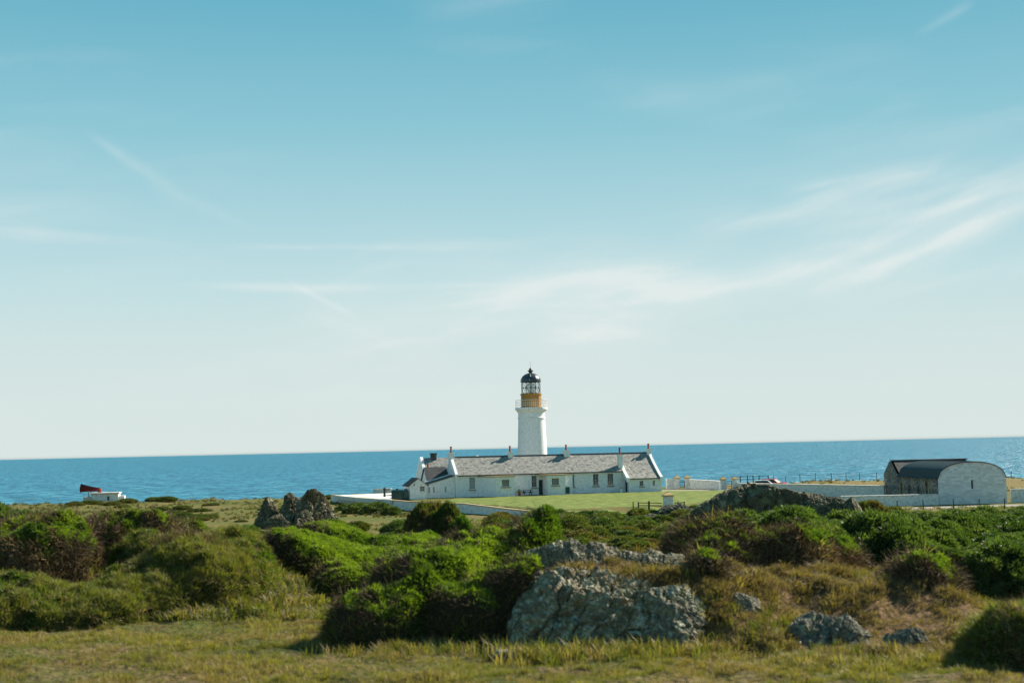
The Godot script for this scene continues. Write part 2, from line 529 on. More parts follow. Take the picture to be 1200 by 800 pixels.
# ------------------------------------------------------------------ start
func _ready() -> void:
	rng.seed = 20
	for a in [[n_lump, 0.5, 4, 1], [n_fine, 1.0, 3, 2], [n_patch, 0.35, 3, 3]]:
		a[0].noise_type = FastNoiseLite.TYPE_SIMPLEX_SMOOTH
		a[0].frequency = a[1]
		a[0].fractal_octaves = a[2]
		a[0].seed = a[3]
	n_cell.noise_type = FastNoiseLite.TYPE_CELLULAR
	n_cell.frequency = 1.0
	n_cell.cellular_return_type = FastNoiseLite.RETURN_DISTANCE
	n_cell.fractal_type = FastNoiseLite.FRACTAL_NONE
	n_block.noise_type = FastNoiseLite.TYPE_CELLULAR
	n_block.frequency = 1.0
	n_block.cellular_return_type = FastNoiseLite.RETURN_CELL_VALUE
	n_block.fractal_type = FastNoiseLite.FRACTAL_NONE
	n_crack.noise_type = FastNoiseLite.TYPE_CELLULAR
	n_crack.frequency = 1.0
	n_crack.cellular_return_type = FastNoiseLite.RETURN_DISTANCE2_SUB
	n_crack.fractal_type = FastNoiseLite.FRACTAL_NONE
	n_strata.noise_type = FastNoiseLite.TYPE_SIMPLEX_SMOOTH
	n_strata.frequency = 1.0
	n_strata.fractal_octaves = 4
	n_strata.seed = 9

	# camera
	var camera := Camera3D.new()
	camera.name = "camera"
	camera.position = EYE
	camera.rotation_degrees = Vector3(PITCH, 0, ROLL)
	camera.fov = rad_to_deg(2.0 * atan(400.0 / FOCAL))
	camera.near = 0.1
	camera.far = 60000.0
	var lens := CameraAttributesPhysical.new()
	lens.frustum_focal_length = 50.0
	lens.frustum_focus_distance = 140.0
	lens.frustum_near = 0.1
	lens.frustum_far = 60000.0
	lens.exposure_aperture = 3.2
	camera.attributes = lens
	add_child(camera)
	camera.current = true
	cam_basis = Basis.from_euler(Vector3(deg_to_rad(PITCH), 0, deg_to_rad(ROLL)))
	# sky
	var pano := PanoramaSkyMaterial.new()
	pano.panorama = make_sky()
	pano.energy_multiplier = 0.415
	var sky := Sky.new()
	sky.sky_material = pano
	var env := Environment.new()
	env.background_mode = Environment.BG_SKY
	env.sky = sky
	env.tonemap_mode = Environment.TONE_MAPPER_LINEAR
	env.tonemap_exposure = 2.4
	env.sdfgi_enabled = true
	env.ssao_enabled = true
	env.ssil_enabled = true
	var we := WorldEnvironment.new()
	we.name = "world"
	we.environment = env
	add_child(we)
	# sun: from the right and beyond the tower
	var sun := DirectionalLight3D.new()
	sun.name = "sun"
	sun.light_energy = 1.6
	sun.light_color = Color(1.0, 0.955, 0.88)
	sun.light_angular_distance = 0.5
	sun.shadow_enabled = true
	var az := deg_to_rad(38.0)
	var el := deg_to_rad(35.5)
	var towards := Vector3(cos(az) * cos(el), sin(el), -sin(az) * cos(el))
	add_child(sun)
	sun.look_at_from_position(towards * 100.0, Vector3.ZERO, Vector3.UP)
	print("sky ", Time.get_ticks_msec())

	make_materials()
	print("materials ", Time.get_ticks_msec())
	build_ground()
	print("ground ", Time.get_ticks_msec())
	build_station()
	print("station ", Time.get_ticks_msec())
	build_rocks()
	print("rocks ", Time.get_ticks_msec())
	build_plants()
	print("plants ", Time.get_ticks_msec())

# ------------------------------------------------------------------ ground and sea
func ground_colour(x: float, z: float) -> Color:
	var d := -z
	var p := n_patch.get_noise_2d(x * 0.8, z * 0.8)
	var q := n_patch.get_noise_2d(x * 4.0 + 50.0, z * 4.0)
	var green := Color(0.085, 0.105, 0.028)
	var dry := Color(0.205, 0.145, 0.07)
	var soil := Color(0.085, 0.062, 0.036)
	var k := clampf(0.35 + p * 1.1 + q * 0.7, 0.0, 1.0)
	var c := green.lerp(dry, k * 0.8)
	if d < 30.0:
		var bank := smoothstep(0.0, 0.4, x) * smoothstep(lerpf(11.8, 10.9, smoothstep(1.4, 2.6, x)), lerpf(12.6, 11.9, smoothstep(1.4, 2.6, x)), d) * (1.0 - smoothstep(4.6, 6.0, x))
		c = c.lerp(Color(0.20, 0.115, 0.058), bank * 0.9)
		c = c.lerp(soil, clampf(q * 1.6, 0.0, 0.55))
	else:
		var far := smoothstep(30.0, 60.0, d)
		var pasture := Color(0.125, 0.145, 0.036).lerp(Color(0.20, 0.165, 0.065), clampf(0.3 + 1.2 * n_patch.get_noise_2d(x * 0.25, z * 0.25) + 0.5 * p, 0.0, 1.0))
		c = c.lerp(pasture, far)
		var shore := smoothstep(225.0, 250.0, d + n_patch.get_noise_2d(x * 0.5, z * 0.5) * 14.0)
		c = c.lerp(Color(0.105, 0.088, 0.042), shore * 0.9)
		c = c.lerp(Color(0.25, 0.195, 0.075), 0.8 * smoothstep(24.0, 34.0, x) * smoothstep(203.0, 212.0, d) * (1.0 - smoothstep(236.0, 242.0, d)))
	return c

func grid_mesh(rows: int, cols: int, place: Callable, tint: Callable, crisp := false) -> ArrayMesh:
	var v := PackedVector3Array()
	var c := PackedColorArray()
	var n := PackedVector3Array()
	var ix := PackedInt32Array()
	v.resize((rows + 1) * (cols + 1))
	c.resize(v.size())
	n.resize(v.size())
	for i in rows + 1:
		for j in cols + 1:
			var p: Vector3 = place.call(i, j)
			var k := i * (cols + 1) + j
			v[k] = p
			c[k] = tint.call(p)
	for i in rows:
		for j in cols:
			var a := i * (cols + 1) + j
			var b := a + 1
			var d := a + cols + 1
			var e := d + 1
			ix.append_array([a, d, b, b, d, e])
			var nn := (v[b] - v[a]).cross(v[d] - v[a])
			n[a] += nn; n[b] += nn; n[d] += nn; n[e] += nn
	for k in n.size():
		n[k] = n[k].normalized()
	if crisp:
		var fv := PackedVector3Array()
		var fn := PackedVector3Array()
		var fc := PackedColorArray()
		for t in range(0, ix.size(), 3):
			var a := v[ix[t]]
			var b := v[ix[t + 1]]
			var d := v[ix[t + 2]]
			var nn := (d - a).cross(b - a).normalized()
			for k in 3:
				fv.append(v[ix[t + k]])
				fn.append(nn)
				fc.append(c[ix[t + k]])
		v = fv
		n = fn
		c = fc
		ix = PackedInt32Array(range(fv.size()))
	var arr := []
	arr.resize(Mesh.ARRAY_MAX)
	arr[Mesh.ARRAY_VERTEX] = v
	arr[Mesh.ARRAY_NORMAL] = n
	arr[Mesh.ARRAY_COLOR] = c
	arr[Mesh.ARRAY_INDEX] = ix
	var m := ArrayMesh.new()
	m.add_surface_from_arrays(Mesh.PRIMITIVE_TRIANGLES, arr)
	return m

func build_ground() -> void:
	# one sheet from behind the camera to below the sea; rows run from far to near so that faces look up
	var ds := PackedFloat32Array()
	var d := 420.0
	while d > 3.5:
		ds.append(d)
		d -= clampf(d * 0.011, 0.07, 4.0)
	for b in [3.0, 2.0, 0.0, -5.0, -15.0, -30.0, -60.0]:
		ds.append(b)
	var cols := 300
	var place := func(i: int, j: int) -> Vector3:
		var dd := ds[i]
		var half := 9.0 + 0.62 * absf(dd)
		var t := -1.0 + 2.0 * j / cols
		var x := half * (t * 0.55 + 0.45 * t * t * t)
		return Vector3(x, ground(x, -dd), -dd)
	structure("ground", grid_mesh(ds.size() - 1, cols, place, func(p): return ground_colour(p.x, p.z)), M.turf)
	# sea
	var sb := MB.new()
	sb.quad(Vector3(-30000, SEA, -32000), Vector3(30000, SEA, -32000), Vector3(30000, SEA, 400), Vector3(-30000, SEA, 400), Vector3.UP)
	structure("sea", sb.mesh(), M.sea_water)

func sheet(called: String, poly: Array, m: Material, lift: float, step: float) -> void:
	# a sheet over the ground inside a polygon of (x, z)
	var pts := PackedVector2Array(poly)
	var lo := pts[0]
	var hi := pts[0]
	for p in pts:
		lo = lo.min(p)
		hi = hi.max(p)
	var b := MB.new()
	var y0 := lo.y
	while y0 < hi.y:
		var x0 := lo.x
		while x0 < hi.x:
			var cell := PackedVector2Array([Vector2(x0, y0), Vector2(x0 + step, y0), Vector2(x0 + step, y0 + step), Vector2(x0, y0 + step)])
			for piece in Geometry2D.intersect_polygons(pts, cell):
				for k in range(1, piece.size() - 1):
					var f := []
					for q in [piece[0], piece[k], piece[k + 1]]:
						f.append(Vector3(q.x, ground(q.x, q.y) + lift, q.y))
					b.tri(f[0], f[1], f[2], Vector3.UP)
			x0 += step
		y0 += step
	structure(called, b.mesh(), m)

# ------------------------------------------------------------------ buildings
# a wall face in the plane z (looking to +z), with rectangular openings [x0, x1, y0, y1]; reveals go back by `deep`
func pierced(b: MB, x0: float, x1: float, y0: float, y1: float, z: float, holes: Array, deep: float) -> void:
	var xs := [x0, x1]
	var ys := [y0, y1]
	for h in holes:
		xs.append_array([h[0], h[1]])
		ys.append_array([h[2], h[3]])
	xs.sort()
	ys.sort()
	for i in xs.size() - 1:
		for j in ys.size() - 1:
			if xs[i + 1] - xs[i] < 1e-4 or ys[j + 1] - ys[j] < 1e-4:
				continue
			var cx: float = (xs[i] + xs[i + 1]) / 2.0
			var cy: float = (ys[j] + ys[j + 1]) / 2.0
			var open := false
			for h in holes:
				if cx > h[0] and cx < h[1] and cy > h[2] and cy < h[3]:
					open = true
			if not open:
				b.quad(Vector3(xs[i], ys[j], z), Vector3(xs[i], ys[j + 1], z), Vector3(xs[i + 1], ys[j + 1], z), Vector3(xs[i + 1], ys[j], z), Vector3(0, 0, 1))
	for h in holes:
		b.quad(Vector3(h[0], h[2], z), Vector3(h[0], h[3], z), Vector3(h[0], h[3], z - deep), Vector3(h[0], h[2], z - deep), Vector3(1, 0, 0))
		b.quad(Vector3(h[1], h[2], z), Vector3(h[1], h[3], z), Vector3(h[1], h[3], z - deep), Vector3(h[1], h[2], z - deep), Vector3(-1, 0, 0))
		b.quad(Vector3(h[0], h[3], z), Vector3(h[1], h[3], z), Vector3(h[1], h[3], z - deep), Vector3(h[0], h[3], z - deep), Vector3(0, -1, 0))
		b.quad(Vector3(h[0], h[2], z), Vector3(h[1], h[2], z), Vector3(h[1], h[2], z - deep), Vector3(h[0], h[2], z - deep), Vector3(0, 1, 0))

# a sash window set in an opening of the plane z: frame > pane, glazing_bar, sill
func window(parent: Node3D, h: Array, z: float, nx: int, ny: int, sill := true, curtain := false) -> void:
	var f := MB.new()
	var w := 0.04
	var zf := z - 0.14
	f.box(Vector3(h[0] + 0.004, h[2] + 0.004, zf), Vector3(h[0] + w, h[3] - 0.004, zf + 0.07))
	f.box(Vector3(h[1] - w, h[2] + 0.004, zf), Vector3(h[1] - 0.004, h[3] - 0.004, zf + 0.07))
	f.box(Vector3(h[0] + w, h[3] - w, zf), Vector3(h[1] - w, h[3] - 0.004, zf + 0.07))
	f.box(Vector3(h[0] + w, h[2] + 0.004, zf), Vector3(h[1] - w, h[2] + w, zf + 0.07))
	var win := part(parent, "window", f.mesh(), M.white_paint)
	var g := MB.new()
	for i in range(1, nx):
		var x := lerpf(h[0] + w, h[1] - w, float(i) / nx)
		g.box(Vector3(x - 0.009, h[2] + w, zf + 0.02), Vector3(x + 0.009, h[3] - w, zf + 0.055))
	for j in range(1, ny):
		var y := lerpf(h[2] + w, h[3] - w, float(j) / ny)
		var t := 0.018 if j * 2 == ny else 0.009
		g.box(Vector3(h[0] + w, y - t, zf + 0.018), Vector3(h[1] - w, y + t, zf + 0.058))
	if g.v.size() > 0:
		part(win, "glazing_bar", g.mesh(), M.white_paint)
	var p := MB.new()
	p.quad(Vector3(h[0] + w, h[2] + w, zf + 0.03), Vector3(h[0] + w, h[3] - w, zf + 0.03), Vector3(h[1] - w, h[3] - w, zf + 0.03), Vector3(h[1] - w, h[2] + w, zf + 0.03), Vector3(0, 0, 1))
	part(win, "pane", p.mesh(), M.glass)
	if curtain:
		var k := MB.new()
		for i in 8:
			var xa := lerpf(h[0] + w, h[1] - w, i / 8.0)
			var xb := lerpf(h[0] + w, h[1] - w, (i + 1) / 8.0)
			k.quad(Vector3(xa, h[2], zf - 0.1 - 0.04 * (i % 2)), Vector3(xa, h[3], zf - 0.1 - 0.04 * (i % 2)), Vector3(xb, h[3], zf - 0.14 + 0.04 * (i % 2)), Vector3(xb, h[2], zf - 0.14 + 0.04 * (i % 2)), Vector3(0, 0, 1))
		part(win, "curtain", k.mesh(), M.curtain)
	if sill:
		var s := MB.new()
		s.box(Vector3(h[0] - 0.12, h[2] - 0.2, z + 0.003), Vector3(h[1] + 0.12, h[2] - 0.04, z + 0.12))
		part(win, "sill", s.mesh(), M.sill_stone)

func door(parent: Node3D, p: Vector3, q: Vector3, m: Material) -> void:
	var b := MB.new()
	b.box(p, q)
	var o := part(parent, "door", b.mesh(), m)
	var k := MB.new()
	var wide_x := absf(q.x - p.x) > absf(q.z - p.z)
	var c := Vector3(q.x - 0.12, 1.0, q.z + 0.03) if wide_x else Vector3(p.x - 0.03, 1.0, q.z - 0.12)
	k.box(c - Vector3.ONE * 0.03, c + Vector3.ONE * 0.03)
	part(o, "handle", k.mesh(), M.brass)

func chimney(parent: Node3D, c: Vector3, w: float, dpt: float, h: float, pots: int, pot_h: float, m: Material, called := "chimney") -> void:
	var b := MB.new()
	b.box(c + Vector3(-w / 2, 0, -dpt / 2), c + Vector3(w / 2, h, dpt / 2))
	b.box(c + Vector3(-w / 2 - 0.08, h, -dpt / 2 - 0.08), c + Vector3(w / 2 + 0.08, h + 0.16, dpt / 2 + 0.08))
	var o := part(parent, called, b.mesh(), m)
	for i in pots:
		var pb := MB.new()
		var zz := (i - (pots - 1) / 2.0) * 0.45
		pb.lathe([Vector2(0.15, 0.0), Vector2(0.17, 0.1), Vector2(0.135, 0.2), Vector2(0.125, pot_h - 0.12), Vector2(0.17, pot_h - 0.1), Vector2(0.17, pot_h), Vector2(0.1, pot_h), Vector2(0.09, pot_h - 0.3)], 12, c + Vector3(0, h + 0.16, zz))
		part(o, "chimney_pot", pb.mesh(), M.pot_clay)

# a band of coping along a polyline of (z, y) at x0..x1
func coping(parent: Node3D, line: Array, x0: float, x1: float, up: float, m: Material) -> void:
	var b := MB.new()
	for i in line.size() - 1:
		var p: Vector2 = line[i]
		var q: Vector2 = line[i + 1]
		b.slab(Vector3(x0, p.y + up, p.x), Vector3(x1, p.y + up, p.x), Vector3(x1, q.y + up, q.x), Vector3(x0, q.y + up, q.x), up + 0.35)
	part(parent, "coping", b.mesh(), m)

func roof_sheet(b: MB, line: Array, x0: float, x1: float, lift: float) -> void:
	for i in line.size() - 1:
		var p: Vector2 = line[i]
		var q: Vector2 = line[i + 1]
		b.slab(Vector3(x0, p.y + lift, p.x), Vector3(x1, p.y + lift, p.x), Vector3(x1, q.y + lift, q.x), Vector3(x0, q.y + lift, q.x), 0.09)

func build_station() -> void:
	var origin := at(534, 582, 202)
	origin.y = 0.0
	var turn := deg_to_rad(14.0)
	# ---------------- keepers' row
	var o := thing("keepers_cottage", "long white single-storey cottage row with grey slate roof and four red-potted chimneys", "cottage", origin, turn)
	var L := 25.2
	var R := 30.3
	var tall := [[2.0, 2.85, 1.05, 2.75], [11.15, 11.95, 1.05, 2.75], [16.95, 17.5, 1.05, 2.75], [20.35, 21.2, 1.05, 2.75], [22.55, 23.45, 1.05, 2.75]]
	var b := MB.new()
	pierced(b, 0, L, -0.6, 3.1, 0.0, tall, 0.28)
	b.quad(Vector3(0, -0.6, -7), Vector3(0, 3.1, -7), Vector3(R, 3.1, -7), Vector3(R, -0.6, -7), Vector3(0, 0, -1))
	b.cap([Vector2(0, -0.6), Vector2(0, 3.1), Vector2(-3.5, 5.5), Vector2(-7, 3.1), Vector2(-7, -0.6)], 0.0, -1.0)
	part(o, "wall", b.mesh(), M.limewash)
	b = MB.new()
	var small := [[26.9, 27.5, 0.85, 1.6], [28.9, 29.25, 0.85, 1.6]]
	pierced(b, L, R, -0.6, 1.95, 1.6, small, 0.28)
	var wing_line := [Vector2(1.75, 1.88), Vector2(0.4, 2.70), Vector2(-1.2, 3.78), Vector2(-3.5, 5.5)]
	var wing_profile := [Vector2(1.6, -0.6), Vector2(1.6, 1.95), Vector2(0.4, 2.68), Vector2(-1.2, 3.76), Vector2(-3.5, 5.48), Vector2(-7, 3.1), Vector2(-7, -0.6)]
	b.cap(wing_profile, R, 1.0)
	b.cap(wing_profile, L, -1.0)
	part(o, "wing_wall", b.mesh(), M.limewash)
	b = MB.new()
	roof_sheet(b, [Vector2(0.22, 2.96), Vector2(-3.5, 5.5)], 0.2, L - 0.1, 0.1)
	roof_sheet(b, [Vector2(-3.5, 5.5), Vector2(-7.2, 2.96)], 0.2, R - 0.2, 0.1)
	roof_sheet(b, wing_line, L - 0.1, R - 0.2, 0.102)
	var roof := part(o, "roof", b.mesh(), M.slate)
	b = MB.new()
	b.tube(Vector3(0.1, 5.62, -3.5), Vector3(R - 0.2, 5.62, -3.5), 0.1, 0.1, 8)
	part(roof, "ridge", b.mesh(), M.dark_slate)
	b = MB.new()
	b.tube(Vector3(0.2, 2.98, 0.27), Vector3(L - 0.25, 2.98, 0.27), 0.06, 0.06, 8)
	b.tube(Vector3(L + 0.2, 1.9, 1.8), Vector3(R - 0.2, 1.9, 1.8), 0.05, 0.05, 8)
	part(roof, "gutter", b.mesh(), M.dark_iron)
	coping(o, [Vector2(0.25, 2.93), Vector2(-3.5, 5.5), Vector2(-7.2, 2.93)], -0.06, 0.34, 0.3, M.white_paint)
	coping(o, [Vector2(1.85, 1.82), Vector2(0.4, 2.70), Vector2(-0.9, 3.58)], L - 0.36, L + 0.1, 0.28, M.white_paint)
	coping(o, [Vector2(1.95, 1.78), Vector2(1.1, 2.24), Vector2(0.4, 2.70), Vector2(-1.2, 3.78), Vector2(-3.5, 5.5), Vector2(-7.2, 2.93)], R - 0.32, R + 0.08, 0.34, M.white_paint)
	for i in tall.size():
		window(o, tall[i], 0.0, 3 if i != 3 else 2, 4, true, i == 0)
	for h in small:
		window(o, h, 1.6, 2, 2, h[0] < 28.0)
	chimney(o, Vector3(0.15, 5.1, -3.5), 0.75, 1.0, 1.0, 1, 0.9, M.limewash)
	chimney(o, Vector3(8.9, 5.2, -3.5), 0.75, 0.9, 0.85, 1, 0.85, M.limewash)
	chimney(o, Vector3(17.4, 5.2, -3.5), 0.85, 1.0, 0.9, 1, 0.8, M.limewash)
	chimney(o, Vector3(24.75, 3.0, -0.7), 0.62, 0.75, 2.3, 1, 1.0, M.limewash)
	chimney(o, Vector3(R - 0.12, 5.2, -3.5), 0.7, 0.9, 0.85, 1, 0.75, M.limewash)
	door(o, Vector3(L - 0.05, 0, 0.25), Vector3(L - 0.004, 2.0, 1.05), M.dark_door)
	# porches with flat roofs
	for k in 2:
		var pb := MB.new()
		var x0 := 3.4 if k == 0 else 12.1
		var mid := 5.4 if k == 0 else 12.9
		var x1 := 8.1 if k == 0 else 15.6
		var hole := [[6.25, 7.35, 1.35, 2.35]] if k == 0 else [[13.55, 14.65, 1.35, 2.35]]
		pierced(pb, mid, x1, -0.6, 2.75, 2.1, hole, 0.25)
		pb.quad(Vector3(x1, -0.6, 2.1), Vector3(x1, 2.75, 2.1), Vector3(x1, 2.75, 0), Vector3(x1, -0.6, 0), Vector3(1, 0, 0))
		if k == 0:
			pb.quad(Vector3(x0, -0.6, 0.003), Vector3(x0, 2.75, 0.003), Vector3(mid, 2.75, 2.1), Vector3(mid, -0.6, 2.1), Vector3(-0.6, 0, 1))
		else:
			pb.quad(Vector3(mid, -0.6, 2.1), Vector3(mid, 2.75, 2.1), Vector3(mid, 2.75, 0), Vector3(mid, -0.6, 0), Vector3(-1, 0, 0))
			pb.quad(Vector3(x1, -0.6, 1.3), Vector3(x1, 2.75, 1.3), Vector3(x1 + 1.5, 2.75, 0.55), Vector3(x1 + 1.5, -0.6, 0.55), Vector3(0.4, 0, 1))
			pb.quad(Vector3(x1 + 1.5, -0.6, 0.55), Vector3(x1 + 1.5, 2.75, 0.55), Vector3(x1 + 1.5, 2.75, 0), Vector3(x1 + 1.5, -0.6, 0), Vector3(1, 0, 0))
		var porch := part(o, "porch", pb.mesh(), M.limewash)
		pb = MB.new()
		if k == 0:
			pb.slab(Vector3(x0 - 0.2, 2.88, 0.02), Vector3(mid - 0.1, 2.88, 2.25), Vector3(x1 + 0.12, 2.88, 2.25), Vector3(x1 + 0.12, 2.88, 0.02), 0.14)
		else:
			pb.slab(Vector3(x0 - 0.1, 2.88, 0.02), Vector3(x0 - 0.1, 2.88, 1.0), Vector3(mid - 0.1, 2.88, 2.25), Vector3(mid - 0.1, 2.88, 0.02), 0.14)
			pb.slab(Vector3(mid - 0.1, 2.88, 0.02), Vector3(mid - 0.1, 2.88, 2.25), Vector3(x1 + 0.12, 2.88, 2.25), Vector3(x1 + 0.12, 2.88, 0.02), 0.138)
			pb.slab(Vector3(x1 + 0.12, 2.878, 0.02), Vector3(x1 + 0.12, 2.878, 1.4), Vector3(x1 + 1.6, 2.878, 0.7), Vector3(x1 + 1.6, 2.878, 0.02), 0.136)
		part(porch, "porch_roof", pb.mesh(), M.sill_stone)
		window(o, hole[0], 2.1, 4, 3)
	door(o, Vector3(12.2, 0, 0.01), Vector3(12.75, 2.1, 0.06), M.dark_door)

	# ---------------- second row behind
	o = thing("rear_cottage", "white slate-roofed cottage behind the long row, its dark chimney by the left gable", "cottage", origin, turn)
	b = MB.new()
	var prof := [Vector2(-10.3, -0.6), Vector2(-10.3, 2.9), Vector2(-13.7, 5.45), Vector2(-17.1, 2.9), Vector2(-17.1, -0.6)]
	b.cap(prof, -2.5, -1.0)
	b.cap(prof, 6.4, 1.0)
	b.quad(Vector3(-2.5, -0.6, -10.3), Vector3(-2.5, 2.9, -10.3), Vector3(6.4, 2.9, -10.3), Vector3(6.4, -0.6, -10.3), Vector3(0, 0, 1))
	b.quad(Vector3(-2.5, -0.6, -17.1), Vector3(-2.5, 2.9, -17.1), Vector3(6.4, 2.9, -17.1), Vector3(6.4, -0.6, -17.1), Vector3(0, 0, -1))
	part(o, "wall", b.mesh(), M.limewash)
	b = MB.new()
	roof_sheet(b, [Vector2(-10.1, 2.78), Vector2(-13.7, 5.45), Vector2(-17.3, 2.78)], -2.3, 6.2, 0.1)
	part(o, "roof", b.mesh(), M.slate)
	coping(o, [Vector2(-10.05, 2.72), Vector2(-13.7, 5.45), Vector2(-17.35, 2.72)], -2.58, -2.16, 0.3, M.white_paint)
	coping(o, [Vector2(-10.05, 2.72), Vector2(-13.7, 5.45), Vector2(-17.35, 2.72)], 6.1, 6.5, 0.3, M.white_paint)
	chimney(o, Vector3(-0.5, 5.0, -13.7), 0.8, 0.9, 1.1, 0, 0.5, M.dark_slate)
	chimney(o, Vector3(-2.2, 2.2, -9.3), 0.65, 0.7, 1.75, 1, 0.6, M.limewash)

	# ---------------- lean-tos at the left gable
	o = thing("lean_to", "low white lean-to with dark mono-pitch slate roofs against the cottage row's left gable", "outbuilding", origin, turn)
	b = MB.new()
	for zz in [[-0.25, -3.4]]:
		var z0: float = zz[0]
		var z1: float = zz[1]
		b.quad(Vector3(-4.4, -0.6, z0), Vector3(-4.4, 1.75, z0), Vector3(-0.02, 3.0, z0), Vector3(-0.02, -0.6, z0), Vector3(0, 0, 1))
		b.quad(Vector3(-4.4, -0.6, z1), Vector3(-4.4, 1.75, z1), Vector3(-0.02, 3.0, z1), Vector3(-0.02, -0.6, z1), Vector3(0, 0, -1))
		b.quad(Vector3(-4.4, -0.6, z0), Vector3(-4.4, 1.75, z0), Vector3(-4.4, 1.75, z1), Vector3(-4.4, -0.6, z1), Vector3(-1, 0, 0))
	part(o, "wall", b.mesh(), M.limewash)
	for zz in [[-0.1, -3.3]]:
		var z0: float = zz[0]
		var z1: float = zz[1]
		b = MB.new()
		b.slab(Vector3(-4.6, 1.80, z0), Vector3(-0.02, 3.10, z0), Vector3(-0.02, 3.10, z1), Vector3(-4.6, 1.80, z1), 0.09)
		part(o, "roof", b.mesh(), M.dark_slate)
	b = MB.new()
	b.slab(Vector3(-4.65, 1.95, -3.32), Vector3(-0.02, 3.25, -3.32), Vector3(-0.02, 3.25, -3.72), Vector3(-4.65, 1.95, -3.72), 0.3)
	part(o, "coping", b.mesh(), M.limewash)
	b = MB.new()
	var ap := [Vector2(-3.95, -0.6), Vector2(-3.95, 2.3), Vector2(-6.4, 4.15), Vector2(-8.9, 2.3), Vector2(-8.9, -0.6)]
	b.cap(ap, -3.2, -1.0)
	b.cap(ap, -0.02, 1.0)
	b.quad(Vector3(-3.2, -0.6, -3.95), Vector3(-3.2, 2.3, -3.95), Vector3(-0.02, 2.3, -3.95), Vector3(-0.02, -0.6, -3.95), Vector3(0, 0, 1))
	part(o, "annex_wall", b.mesh(), M.limewash)
	b = MB.new()
	roof_sheet(b, [Vector2(-3.8, 2.2), Vector2(-6.4, 4.15), Vector2(-9.0, 2.2)], -3.4, -0.03, 0.1)
	part(o, "annex_roof", b.mesh(), M.dark_slate)
	for xx in [[-4.0, -3.55], [-3.3, -2.9], [-1.6, -1.25]]:
		b = MB.new()
		b.box(Vector3(xx[0], 0.7, -0.247), Vector3(xx[1], 1.6, -0.2))
		var wn := part(o, "window", b.mesh(), M.white_paint)
		b = MB.new()
		b.box(Vector3(xx[0] + 0.06, 0.76, -0.205), Vector3(xx[1] - 0.06, 1.54, -0.19))
		part(wn, "pane", b.mesh(), M.curtain)

	# ---------------- gabled shed left of the lean-tos
	var sp := at(490, 584, 199)
	sp.y = 0.0
	o = thing("gabled_shed", "small white gabled shed with dark slate roof beside the green tanks", "shed", sp, turn)
	b = MB.new()
	var hole2 := [[0.25, 0.95, 1.0, 1.75]]
	pierced(b, -1.15, 1.25, -0.6, 1.9, 0.0, hole2, 0.2)
	b.tri(Vector3(-1.15, 1.9, 0), Vector3(0.05, 2.8, 0), Vector3(1.25, 1.9, 0), Vector3(0, 0, 1))
	b.quad(Vector3(-1.15, -0.6, 0), Vector3(-1.15, 1.9, 0), Vector3(-1.15, 1.9, -5), Vector3(-1.15, -0.6, -5), Vector3(-1, 0, 0))
	b.quad(Vector3(1.25, -0.6, 0), Vector3(1.25, 1.9, 0), Vector3(1.25, 1.9, -5), Vector3(1.25, -0.6, -5), Vector3(1, 0, 0))
	b.quad(Vector3(-1.15, -0.6, -5), Vector3(-1.15, 1.9, -5), Vector3(1.25, 1.9, -5), Vector3(1.25, -0.6, -5), Vector3(0, 0, -1))
	part(o, "wall", b.mesh(), M.limewash)
	b = MB.new()
	b.slab(Vector3(-1.4, 1.8, 0.12), Vector3(0.05, 2.89, 0.12), Vector3(0.05, 2.89, -5.1), Vector3(-1.4, 1.8, -5.1), 0.09)
	b.slab(Vector3(1.5, 1.8, 0.12), Vector3(0.05, 2.89, 0.12), Vector3(0.05, 2.89, -5.1), Vector3(1.5, 1.8, -5.1), 0.09)
	part(o, "roof", b.mesh(), M.dark_slate)
	window(o, hole2[0], 0.0, 2, 2, false)
	b = MB.new()
	b.tube(Vector3(-0.55, 1.95, 0.003), Vector3(-0.55, 1.95, 0.1), 0.1, 0.1, 10)
	part(o, "vent", b.mesh(), M.dark_iron)
	build_tower()
	build_barn()
	build_walls_and_yard(origin, turn)

